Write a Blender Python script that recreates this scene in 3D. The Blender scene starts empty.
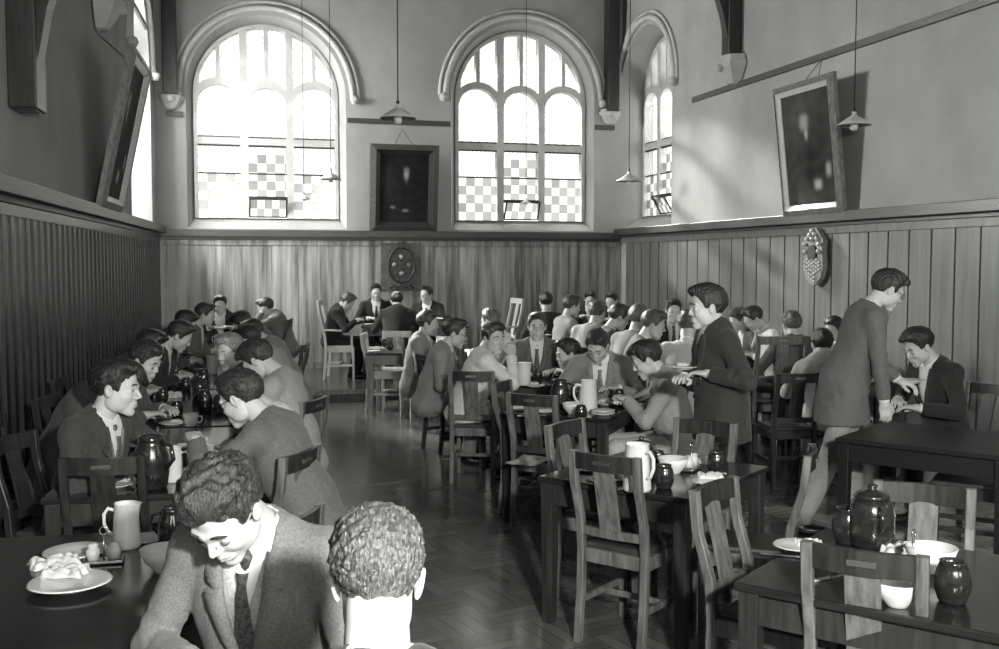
import bpy, bmesh, math, random
import numpy as np
from mathutils import Vector, Matrix

# ---------------------------------------------------------------- camera
F = 1030.0
CAMZ = 1.75
PITCH = math.radians(3.47)
scene = bpy.context.scene
cam_d = bpy.data.cameras.new('camera')
cam = bpy.data.objects.new('camera', cam_d)
scene.collection.objects.link(cam)
cam.location = (0, 0, CAMZ)
cam.rotation_euler = (math.pi / 2 - PITCH, 0, 0)
cam_d.sensor_width = 36.0
cam_d.lens = F * 36.0 / 999.0
cam_d.clip_start = 0.05
cam_d.clip_end = 200
scene.camera = cam

# ---------------------------------------------------------------- view, sky, lights
scene.view_settings.view_transform = 'Standard'
scene.view_settings.look = 'None'
scene.view_settings.gamma = 1.0
scene.view_settings.use_curve_mapping = False
scene.view_settings.exposure = 0.0
world = bpy.data.worlds.new('overcast_sky')
scene.world = world
world.use_nodes = True
world.node_tree.nodes['Background'].inputs[0].default_value = (.985, 1, .945, 1)
world.node_tree.nodes['Background'].inputs[1].default_value = 2.6
scene.cycles.max_bounces = 8
scene.cycles.diffuse_bounces = 4
scene.cycles.glossy_bounces = 3
scene.cycles.transparent_max_bounces = 12
scene.cycles.sample_clamp_indirect = 6.0
scene.cycles.caustics_reflective = False
scene.cycles.caustics_refractive = False

def light(name, kind, loc, aim, power, size=1.0, size_y=None, angle=0.01):
    d = bpy.data.lights.new(name, kind)
    o = bpy.data.objects.new(name, d)
    scene.collection.objects.link(o)
    o.location = loc
    v = Vector(aim) - Vector(loc)
    o.rotation_euler = v.to_track_quat('-Z', 'Y').to_euler()
    d.energy = power
    d.color = (.985, 1.0, .945)
    if kind == 'AREA':
        d.size = size
        if size_y:
            d.shape = 'RECTANGLE'
            d.size_y = size_y
    if kind == 'SUN':
        d.angle = angle
    return o

SUN_P, FLASH_P, SKY_P, REAR_P, SIDE_P, LEFT_P, RIGHT_P = 16.0, 255.0, 900.0, 300.0, 0.01, 5200.0, 150.0
# low sun coming in through the far windows, towards the viewer and to the right
light('sun', 'SUN', (-6, 24, 10), (-6 + .52, 24 - .80, 10 - .42), SUN_P, angle=math.radians(4))
# photographer's flash, held up to the right of the camera
light('flash', 'AREA', (0.75, -0.35, 2.25), (0.4, 6.0, 1.0), FLASH_P, size=0.16)

# ---------------------------------------------------------------- pixel helpers (999 x 649 frame)
CP, SP_ = math.cos(PITCH), math.sin(PITCH)
def ray(px, py):
    a = (px - 499.5) / F
    b = (324.5 - py) / F
    return Vector((a, CP + b * SP_, -SP_ + b * CP))
def P(px, py, z):                       # the point at height z seen at this pixel
    d = ray(px, py)
    t = (z - CAMZ) / d.z
    return Vector((d.x * t, d.y * t, z))
def PY(px, py, Y):                      # the point at distance Y seen at this pixel
    d = ray(px, py)
    t = Y / d.y
    return Vector((d.x * t, Y, CAMZ + d.z * t))

class Wall:
    """vertical wall: origin o, horizontal axis ex, inward normal n"""
    def __init__(s, o, ex, n):
        s.o = Vector((o[0], o[1], 0)); s.ex = Vector((ex[0], ex[1], 0)).normalized(); s.n = Vector((n[0], n[1], 0)).normalized()
    def uz(s, px, py, off=0.0):         # wall coordinates of a pixel, off metres in front of the wall
        d = ray(px, py); c = Vector((0, 0, CAMZ))
        o = s.o + s.n * off
        t = (o - c).dot(s.n) / d.dot(s.n)
        p = c + d * t
        return ((p - s.o).dot(s.ex), p.z)
    def pt(s, u, z, off=0.0):
        return s.o + s.ex * u + s.n * off + Vector((0, 0, z))
    def mat(s, off=0.0, u=0.0, z=0.0):  # matrix local (u, z, out) -> world
        e, n = s.ex, s.n
        o = s.pt(u, z, off)
        return Matrix(((e.x, 0, n.x, o.x), (e.y, 0, n.y, o.y), (0, 1, 0, o.z), (0, 0, 0, 1)))
BL = (-4.98, 15.05); BR = (1.997, 17.0)
back = Wall(BL, (.963, .269), (.269, -.963))
left = Wall(BL, (.2096, -.9778), (.9778, .2096))
right = Wall(BR, (.269, -.963), (-.963, -.269))
BACKW = (Vector(BR) - Vector(BL)).length
ROOM_H = 6.3

# ---------------------------------------------------------------- object helpers
COL = scene.collection
def tag(o, label=None, cat=None, group=None, kind=None):
    if label: o['label'] = label
    if cat: o['category'] = cat
    if group: o['group'] = group
    if kind: o['kind'] = kind
    return o
def empty(name, loc, rz=0.0, label=None, cat=None, group=None, scale=1.0):
    o = bpy.data.objects.new(name, None)
    o.empty_display_size = 0.1
    COL.objects.link(o)
    o.location = loc; o.rotation_euler = (0, 0, rz); o.scale = (scale,) * 3
    return tag(o, label, cat, group)
def link(name, me, parent=None, m=None):
    if m is not None and len(me.materials) == 0: me.materials.append(m)
    o = bpy.data.objects.new(name, me)
    COL.objects.link(o)
    if parent: o.parent = parent
    return o
def mesh_np(name, V, Fq, smooth=True):
    me = bpy.data.meshes.new(name)
    V = np.asarray(V, np.float32); Fq = np.asarray(Fq, np.int32)
    me.vertices.add(len(V)); me.vertices.foreach_set('co', V.ravel())
    n = len(Fq); k = Fq.shape[1]
    me.loops.add(n * k); me.loops.foreach_set('vertex_index', Fq.ravel())
    me.polygons.add(n)
    me.polygons.foreach_set('loop_start', np.arange(n, dtype=np.int32) * k)
    me.polygons.foreach_set('loop_total', np.full(n, k, np.int32))
    me.polygons.foreach_set('use_smooth', np.full(n, smooth, bool))
    me.update(calc_edges=True)
    return me
class MB:
    """collects boxes, bars, lathes into one mesh"""
    def __init__(s): s.bm = bmesh.new(); s.smooth = False
    def box(s, c, d, rot=None, bev=0.004, taper=None):
        r = bmesh.ops.create_cube(s.bm, size=1)
        vs = r['verts']
        for v in vs:
            k = 1.0
            if taper is not None and v.co.z < 0: k = taper
            v.co = Vector((v.co.x * d[0] * k, v.co.y * d[1] * k, v.co.z * d[2]))
        if bev:
            es = list({e for v in vs for e in v.link_edges})
            b = bmesh.ops.bevel(s.bm, geom=es, offset=min(bev, min(d) * .45), segments=2, affect='EDGES', profile=.5)
            vs = list({v for v in b['verts']} | {v for f in b['faces'] for v in f.verts})
            seen = set(); st = [vs[0]]; comp = []
            while st:
                v = st.pop()
                if v in seen: continue
                seen.add(v); comp.append(v)
                st += [e.other_vert(v) for e in v.link_edges]
            vs = comp
        for v in vs:
            co = v.co
            if rot is not None: co = rot @ co
            v.co = co + Vector(c)
        return s
    def bar(s, a, b, w, h=None, up=(0, 0, 1), bev=0.003):
        a = Vector(a); b = Vector(b); h = h or w
        z = (b - a); L = z.length; z.normalize()
        x = Vector(up).cross(z)
        if x.length < 1e-4: x = Vector((1, 0, 0)).cross(z) if abs(z.x) < .9 else Vector((0, 1, 0)).cross(z)
        x.normalize(); y = z.cross(x)
        R = Matrix((x, y, z)).transposed()
        return s.box((a + b) / 2, (w, h, L), R, bev)
    def tube(s, pts, r, n=8, closed=False, caps=True):
        pts = [Vector(p) for p in pts]
        rs = r if isinstance(r, (list, tuple)) else [r] * len(pts)
        rings = []; m = len(pts); x = None
        for i, p in enumerate(pts):
            if closed: t = pts[(i + 1) % m] - pts[i - 1]
            else: t = pts[min(i + 1, m - 1)] - pts[max(i - 1, 0)]
            t.normalize()
            if x is None:
                x = t.cross(Vector((0, 0, 1)))
                if x.length < .1: x = t.cross(Vector((0, 1, 0)))
            x = (x - t * x.dot(t)).normalized(); y = t.cross(x)
            rings.append([s.bm.verts.new(p + (x * math.cos(2 * math.pi * k / n) + y * math.sin(2 * math.pi * k / n)) * rs[i]) for k in range(n)])
        for i in range(m if closed else m - 1):
            A = rings[i]; B = rings[(i + 1) % m]
            for k in range(n):
                f = s.bm.faces.new((A[k], A[(k + 1) % n], B[(k + 1) % n], B[k])); f.smooth = True
        if caps and not closed:
            s.bm.faces.new(rings[0][::-1]); s.bm.faces.new(rings[-1])
        return s
    def lathe(s, prof, n=24, c=(0, 0, 0), sx=1, sy=1):
        c = Vector(c); rings = []
        for r, z in prof:
            if r < 1e-5: rings.append([s.bm.verts.new(c + Vector((0, 0, z)))])
            else: rings.append([s.bm.verts.new(c + Vector((sx * r * math.cos(2 * math.pi * k / n), sy * r * math.sin(2 * math.pi * k / n), z))) for k in range(n)])
        for A, B in zip(rings, rings[1:]):
            if len(A) == 1 and len(B) == 1: continue
            for k in range(n):
                k2 = (k + 1) % n
                if len(A) == 1: f = s.bm.faces.new((A[0], B[k2], B[k]))
                elif len(B) == 1: f = s.bm.faces.new((A[k], A[k2], B[0]))
                else: f = s.bm.faces.new((A[k], A[k2], B[k2], B[k]))
                f.smooth = True
        return s
    def quad(s, *ps):
        s.bm.faces.new([s.bm.verts.new(p) for p in ps]); return s
    def prism(s, poly, a, b):           # polygon in (x, y) extruded z a..b
        lo = [s.bm.verts.new((p[0], p[1], a)) for p in poly]; hi = [s.bm.verts.new((p[0], p[1], b)) for p in poly]
        n = len(poly)
        s.bm.faces.new(lo[::-1]); s.bm.faces.new(hi)
        for i in range(n): s.bm.faces.new((lo[i], lo[(i + 1) % n], hi[(i + 1) % n], hi[i]))
        return s
    def xf(s, M):
        bmesh.ops.transform(s.bm, matrix=M, verts=s.bm.verts); return s
    def mesh(s, name):
        bmesh.ops.recalc_face_normals(s.bm, faces=s.bm.faces)
        me = bpy.data.meshes.new(name); s.bm.to_mesh(me); s.bm.free(); return me
    def obj(s, name, m, parent=None):
        return link(name, s.mesh(name), parent, m)
def holed(name, outer, holes, depth, mat, parent=None, m=None, off=0.0):
    """flat plate (local x, y) with holes, extruded towards local -z by depth"""
    cu = bpy.data.curves.new(name, 'CURVE'); cu.dimensions = '2D'; cu.fill_mode = 'BOTH'; cu.extrude = depth / 2
    for poly in [outer] + holes:
        sp = cu.splines.new('POLY'); sp.points.add(len(poly) - 1)
        for i, (x, y) in enumerate(poly): sp.points[i].co = (x, y, 0, 1)
        sp.use_cyclic_u = True
    tmp = bpy.data.objects.new('tmp', cu); COL.objects.link(tmp)
    dg = bpy.context.evaluated_depsgraph_get()
    me = bpy.data.meshes.new_from_object(tmp.evaluated_get(dg))
    bpy.data.objects.remove(tmp); bpy.data.curves.remove(cu)
    me.name = name
    me.transform(Matrix.Translation((0, 0, off - depth / 2)))
    me.transform(mat)
    me.materials.clear()
    return link(name, me, parent, m)

# ---------------------------------------------------------------- materials (all grey: the photograph is black and white)
MATS = {}
def mat(name, v, rough=.6, v2=None, scale=(8, 8, 8), detail=4, bump=0.0, bscale=None, spec=.5, coat=0.0, contrast=(.3, .7), metal=0.0, sheen=0.0):
    if name in MATS: return MATS[name]
    m = bpy.data.materials.new(name); m.use_nodes = True
    nt = m.node_tree; b = nt.nodes['Principled BSDF']
    b.inputs['Roughness'].default_value = rough
    b.inputs['Specular IOR Level'].default_value = spec
    b.inputs['Coat Weight'].default_value = coat
    b.inputs['Coat Roughness'].default_value = .12
    b.inputs['Metallic'].default_value = metal
    b.inputs['Sheen Weight'].default_value = sheen
    b.inputs['Base Color'].default_value = (v, v, v, 1)
    if v2 is not None or bump:
        tc = nt.nodes.new('ShaderNodeTexCoord'); mp = nt.nodes.new('ShaderNodeMapping')
        mp.inputs['Scale'].default_value = scale
        nt.links.new(tc.outputs['Object'], mp.inputs['Vector'])
        nz = nt.nodes.new('ShaderNodeTexNoise'); nz.inputs['Scale'].default_value = 1.0; nz.inputs['Detail'].default_value = detail; nz.inputs['Roughness'].default_value = .6
        nt.links.new(mp.outputs[0], nz.inputs['Vector'])
        if v2 is not None:
            cr = nt.nodes.new('ShaderNodeValToRGB')
            cr.color_ramp.elements[0].position = contrast[0]; cr.color_ramp.elements[1].position = contrast[1]
            cr.color_ramp.elements[0].color = (v, v, v, 1); cr.color_ramp.elements[1].color = (v2, v2, v2, 1)
            nt.links.new(nz.outputs['Fac'], cr.inputs['Fac']); nt.links.new(cr.outputs[0], b.inputs['Base Color'])
        if bump:
            bp = nt.nodes.new('ShaderNodeBump'); bp.inputs['Strength'].default_value = bump; bp.inputs['Distance'].default_value = .01
            src = nz
            if bscale:
                src = nt.nodes.new('ShaderNodeTexNoise'); src.inputs['Scale'].default_value = bscale; src.inputs['Detail'].default_value = 3
                nt.links.new(tc.outputs['Object'], src.inputs['Vector'])
            nt.links.new(src.outputs['Fac'], bp.inputs['Height']); nt.links.new(bp.outputs[0], b.inputs['Normal'])
    MATS[name] = m
    return m
def math_node(nt, op, a, b=None, c=None):
    n = nt.nodes.new('ShaderNodeMath'); n.operation = op
    for i, x in enumerate((a, b, c)):
        if x is None: continue
        if isinstance(x, (int, float)): n.inputs[i].default_value = x
        else: nt.links.new(x, n.inputs[i])
    return n.outputs[0]
def plaster_mat():
    m = mat('plaster', .30, .9, .42, (1.1, 1.1, .9), 5, bump=.15, bscale=60, spec=.2, contrast=(.25, .75)); return m
PLASTER = plaster_mat()
STONE = mat('stone', .42, .85, .56, (5, 5, 5), 4, bump=.2, bscale=90, spec=.2)
WOODDARK = mat('dark_oak', .012, .35, .04, (30, 30, 2.5), 5, bump=.1, contrast=(.3, .75))
LEDGE = mat('ledge_oak', .03, .38, .07, (3, 3, 40), 4, contrast=(.3, .8))
CHAIRW = mat('chair_wood', .07, .36, .25, (40, 40, 4), 4, contrast=(.3, .75), coat=.15)
CHAIRD = mat('chair_wood_dark', .014, .4, .05, (40, 40, 4), 4, contrast=(.3, .75), coat=.15)
CHAIRP = mat('pale_wood', .42, .45, .60, (40, 40, 4), 4, contrast=(.3, .75))
TABLEW = mat('table_wood', .012, .16, .035, (3, 22, 22), 5, contrast=(.3, .75), coat=.1, spec=.35)
TABLEL = mat('table_leg_wood', .018, .35, .055, (35, 35, 3), 4, contrast=(.3, .75), coat=.1)
LEATHER = mat('seat_leather', .035, .42, .06, (20, 20, 20), 3, bump=.1, bscale=200)
CHINA = mat('white_china', .80, .14, spec=.6)
CHINAD = mat('china_rim', .55, .2, .7, (30, 30, 30))
BREAD = mat('bread', .50, .8, .78, (40, 40, 40), bump=.4)
LINEN = mat('white_linen', .78, .8, .70, (20, 20, 20), bump=.2)
STONEWARE = mat('dark_stoneware', .012, .16, .035, (15, 15, 30), spec=.6, coat=.4)
METAL = mat('tarnished_metal', .45, .25, metal=.9)
GLASSW = mat('cruet_glass', .6, .1, .75, (60, 60, 60), spec=.8)
BLACKI = mat('black_iron', .012, .5)
SKIN = mat('skin', .50, .5, .56, (12, 12, 12), spec=.35)
SKINP = mat('skin_pale', .60, .5, .66, (12, 12, 12), spec=.35)
LIPS = mat('lip_skin', .38, .5)
EYEW = mat('eye_white', .7, .2)
EYED = mat('iris', .02, .15)
SHOE = mat('shoe_leather', .015, .25)
WIRE = mat('picture_wire', .08, .5, metal=.5)
def jmat(v):
    k = 'tweed_%03d' % int(v * 1000)
    return mat(k, v * .78, .85, min(v * 1.22, .9), (150, 150, 150), 4, bump=.3, spec=.15, sheen=.12, contrast=(.35, .65))
def hairmat(v):
    k = 'hair_%03d' % int(v * 1000)
    return mat(k, v * .4, .30, v * 2.0, (90, 260, 90), 3, bump=.7, spec=.7, contrast=(.35, .68))
def flat(v, name='paint', rough=.7):
    return mat('%s_%03d' % (name, int(v * 1000)), v, rough)
# ================================================================ the room
def poly_rect(u0, u1, z0, z1): return [(u0, z0), (u1, z0), (u1, z1), (u0, z1)]
SEG = 28
def arch_poly(uc, hw, z0, zs, rise=None, n=SEG):
    """opening: straight sides z0..zs, round head"""
    rise = rise or hw
    pts = [(uc - hw, z0), (uc + hw, z0)]
    for i in range(n + 1):
        a = math.pi * i / n
        pts.append((uc + hw * math.cos(a), zs + rise * math.sin(a)))
    return pts
def structure(o): o['kind'] = 'structure'; return o

def glass_mat():
    m = bpy.data.materials.new('leaded_glass'); m.use_nodes = True
    nt = m.node_tree; nt.nodes.clear()
    out = nt.nodes.new('ShaderNodeOutputMaterial'); tc = nt.nodes.new('ShaderNodeTexCoord')
    sp = nt.nodes.new('ShaderNodeSeparateXYZ'); nt.links.new(tc.outputs['UV'], sp.inputs[0])
    u, v = sp.outputs[0], sp.outputs[1]          # u across in panes, v metres above the sill; third row of checks
    # chequered panes below v = 5, diamond leads above
    fu = math_node(nt, 'FLOOR', u); fv = math_node(nt, 'FLOOR', v)
    par = math_node(nt, 'MODULO', math_node(nt, 'ADD', fu, fv), 2.0)
    low = math_node(nt, 'LESS_THAN', v, 5.0)
    wn = nt.nodes.new('ShaderNodeTexWhiteNoise'); wn.noise_dimensions = '2D'
    cb = nt.nodes.new('ShaderNodeCombineXYZ'); nt.links.new(fu, cb.inputs[0]); nt.links.new(fv, cb.inputs[1]); nt.links.new(cb.outputs[0], wn.inputs['Vector'])
    grey = math_node(nt, 'ADD', .17, math_node(nt, 'MULTIPLY', wn.outputs['Value'], .12))
    chk = math_node(nt, 'MULTIPLY', par, low)
    tint = math_node(nt, 'SUBTRACT', .62, math_node(nt, 'MULTIPLY', chk, math_node(nt, 'SUBTRACT', .62, grey)))
    def line(x, w):
        fr = math_node(nt, 'FRACT', x)
        return math_node(nt, 'LESS_THAN', math_node(nt, 'MINIMUM', fr, math_node(nt, 'SUBTRACT', 1.0, fr)), w)
    a = math_node(nt, 'ADD', u, math_node(nt, 'MULTIPLY', v, .72)); b = math_node(nt, 'SUBTRACT', u, math_node(nt, 'MULTIPLY', v, .72))
    dia = math_node(nt, 'MAXIMUM', line(a, .045), line(b, .045))
    sq = math_node(nt, 'MAXIMUM', line(u, .03), line(v, .03))
    hi = math_node(nt, 'SUBTRACT', 1.0, low)
    ln = math_node(nt, 'ADD', math_node(nt, 'MULTIPLY', dia, hi), math_node(nt, 'MULTIPLY', sq, low))
    cc = nt.nodes.new('ShaderNodeCombineColor')
    for i in range(3): nt.links.new(tint, cc.inputs[i])
    tr = nt.nodes.new('ShaderNodeBsdfTransparent'); nt.links.new(cc.outputs[0], tr.inputs[0])
    df = nt.nodes.new('ShaderNodeBsdfDiffuse'); df.inputs[0].default_value = (.35, .35, .35, 1)
    gl = nt.nodes.new('ShaderNodeBsdfGlossy'); gl.inputs[0].default_value = (.9, .9, .9, 1); gl.inputs[1].default_value = .1
    m1 = nt.nodes.new('ShaderNodeMixShader'); m1.inputs[0].default_value = .04
    nt.links.new(tr.outputs[0], m1.inputs[1]); nt.links.new(gl.outputs[0], m1.inputs[2])
    m2 = nt.nodes.new('ShaderNodeMixShader'); nt.links.new(math_node(nt, 'MULTIPLY', ln, .5), m2.inputs[0])
    nt.links.new(m1.outputs[0], m2.inputs[1]); nt.links.new(df.outputs[0], m2.inputs[2])
    nt.links.new(m2.outputs[0], out.inputs['Surface'])
    return m
GLASS = glass_mat()

def clear_glass(name, W, u0, u1, z0, z1, zc, off, parent, head=None):
    """pane with a UV in check units: u in panes, v = rows above the sill (zc = row height)"""
    n = 16
    bm = bmesh.new(); uv = bm.loops.layers.uv.new('UVMap')
    pts = poly_rect(u0, u1, z0, z1) if head is None else head
    vs = [bm.verts.new((p[0], p[1], 0)) for p in pts]
    f = bm.faces.new(vs)
    for l in f.loops:
        l[uv].uv = ((l.vert.co.x - u0) / zc, (l.vert.co.y - z0) / zc + head_v(head, z0))
    me = bpy.data.meshes.new(name); bm.to_mesh(me); bm.free()
    me.transform(W.mat(off))
    return link(name, me, parent, GLASS)
def head_v(head, z0): return 0.0 if head is None else 20.0

def arched_window(name, W, uc, hw, zsill, zout, ztr, zs, depth, splay, light_rise=.30, vent=True, k=1.0, head_rise=None, hood=True):
    """three-light stone traceried window with a round head, splayed reveal and sloping sill"""
    root = empty(name, W.pt(uc, zsill, -depth)); structure(root)
    inv = Matrix.Translation(root.location).inverted()
    hr = head_rise or hw
    IN = arch_poly(uc, hw, zsill, zs, hr); OUT = arch_poly(uc, hw + splay, zout, zs, hr + splay)
    # splayed reveal
    mb = MB(); M0 = W.mat(0.0); M1 = W.mat(-depth)
    a = [mb.bm.verts.new(M0 @ Vector((p[0], p[1], 0.002))) for p in OUT]; b = [mb.bm.verts.new(M1 @ Vector((p[0], p[1], 0))) for p in IN]
    for i in range(len(a)):
        j = (i + 1) % len(a); mb.bm.faces.new((a[i], a[j], b[j], b[i]))
    mb.xf(inv).obj('window_reveal', PLASTER if name != 'window_0' else STONE, root)
    # tracery
    m = .055 * k; lw = (2 * hw - 2 * m) / 3.0
    edges = [uc - hw + m + lw * i for i in range(4)]
    holes = []; fr = m
    tr0, tr1 = ztr - .05, ztr + .05
    lts = []
    for i in range(3):
        g0, g1 = edges[i] + (m if i else 0), edges[i + 1] - (m if i < 2 else 0)
        c = (g0 + g1) / 2; r = (g1 - g0) / 2
        holes.append(poly_rect(g0, g1, zsill, tr0))
        zl = zs - .02
        hd = arch_poly(c, r, tr1, zl - .12, r * .95, 14); holes.append(hd)
        lts.append((g0, g1, c, r, hd, zl - .12))
    def main_top(u):
        x = (u - uc) / (hw - fr)
        return zs + (hr - fr) * math.sqrt(max(0, 1 - x * x))
    for i, (g0, g1, c, r, hd, zl) in enumerate(lts):
        for a0, a1 in ((g0, c - m * .55), (c + m * .55, g1)):
            us = [a0 + (a1 - a0) * t / 8 for t in range(9)]
            lo = [(u, zl + (r * .95 + .10) * math.sqrt(max(0, 1 - ((u - c) / (r + .10)) ** 2))) for u in us]
            hi = [(u, main_top(u)) for u in us]
            keep = [t for t in range(9) if hi[t][1] - lo[t][1] > .015]
            if len(keep) < 3: continue
            holes.append([lo[t] for t in keep] + [hi[t] for t in keep[::-1]])
    o = holed('stone_tracery', IN, holes, .14, W.mat(-depth + .06), None, STONE)
    o.data.transform(inv); o.parent = root
    # glazing
    zc = (ztr - .05 - zsill) / 8.2
    for i, (g0, g1, c, r, hd, zl) in enumerate(lts):
        pc = (g1 - g0) / 5.0
        z0 = zsill
        if vent and i == 1:
            z0 = zsill + zc * 2.2
        gp = clear_glass('glass_pane', W, g0, g1, zsill if z0 == zsill else z0, tr0, zc, -depth, None)
        gp.data.transform(inv); gp.parent = root
        gp = clear_glass('glass_pane', W, g0, g1, tr1, 0, zc, -depth, None, head=poly_rect(g0, g1, tr1, zs - .1)); gp.data.transform(inv); gp.parent = root
    top = [(uc - hw + .02, zs - .1)] + [(uc - (hw - .02) * math.cos(math.pi * t / 24), zs + (hr - .02) * math.sin(math.pi * t / 24)) for t in range(25)] + [(uc + hw - .02, zs - .1)]
    gp = clear_glass('glass_pane', W, uc - hw, uc + hw, zs - .1, 0, zc, -depth - .03, None, head=top); gp.data.transform(inv); gp.parent = root
    # saddle bars
    mb = MB(); M = W.mat(-depth + .02)
    for i, (g0, g1, c, r, hd, zl) in enumerate(lts):
        for z in (zsill + zc * 5, tr0 - .015, tr1 + .015):
            mb.bar(M @ Vector((g0, z, 0)), M @ Vector((g1, z, 0)), .022, bev=0)
    mb.xf(inv).obj('saddle_bar', BLACKI, root)
    if vent:
        g0, g1 = lts[1][0], lts[1][1]
        mb = MB(); M = W.mat(-depth + .03)
        h = zc * 2.2; tilt = .16
        A = Vector((g0 + .01, zsill + .02, 0)); B = Vector((g1 - .01, zsill + .02, 0)); C = Vector((g1 - .01, zsill + h, tilt)); D = Vector((g0 + .01, zsill + h, tilt))
        for p, q in ((A, B), (B, C), (C, D), (D, A)): mb.bar(M @ p, M @ q, .022, bev=0)
        mb.bar(M @ Vector((g0, zsill + h + .01, .01)), M @ Vector((g1, zsill + h + .01, .01)), .05, bev=0)
        hop = mb.xf(inv).obj('hopper_frame', BLACKI, root)
        bm = bmesh.new(); uv = bm.loops.layers.uv.new('UVMap')
        f = bm.faces.new([bm.verts.new(inv @ (M @ p)) for p in (A, B, C, D)])
        for l, q in zip(f.loops, ((0, 0), (5, 0), (5, 2.2), (0, 2.2))): l[uv].uv = q
        me = bpy.data.meshes.new('hopper_glass'); bm.to_mesh(me); bm.free()
        link('hopper_glass', me, hop, GLASS)
    if hood:
        # moulded hood over the arch with little round stops
        mb = MB(); R = hw + splay + .10; Rr = hr + splay + .10
        def ringp(dr, out, t): return W.pt(uc - (R + dr) * math.cos(t), zs + (Rr + dr) * math.sin(t), out)
        for dr, rad, out in ((0, .045, .03), (.09, .028, .02)):
            mb.tube([ringp(dr, out, math.pi * t / 36) for t in range(37)], rad, 8)
        mb.xf(inv).obj('hood_moulding', STONE, root)
        for sg in (-1, 1):
            mb = MB(); mb.lathe([(0, -.07), (.05, -.055), (.075, 0), (.05, .055), (0, .07)], 16, c=W.pt(uc + sg * (R + .03), zs - .03, .06)); mb.xf(inv).obj('label_stop', STONE, root)
    return OUT

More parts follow.
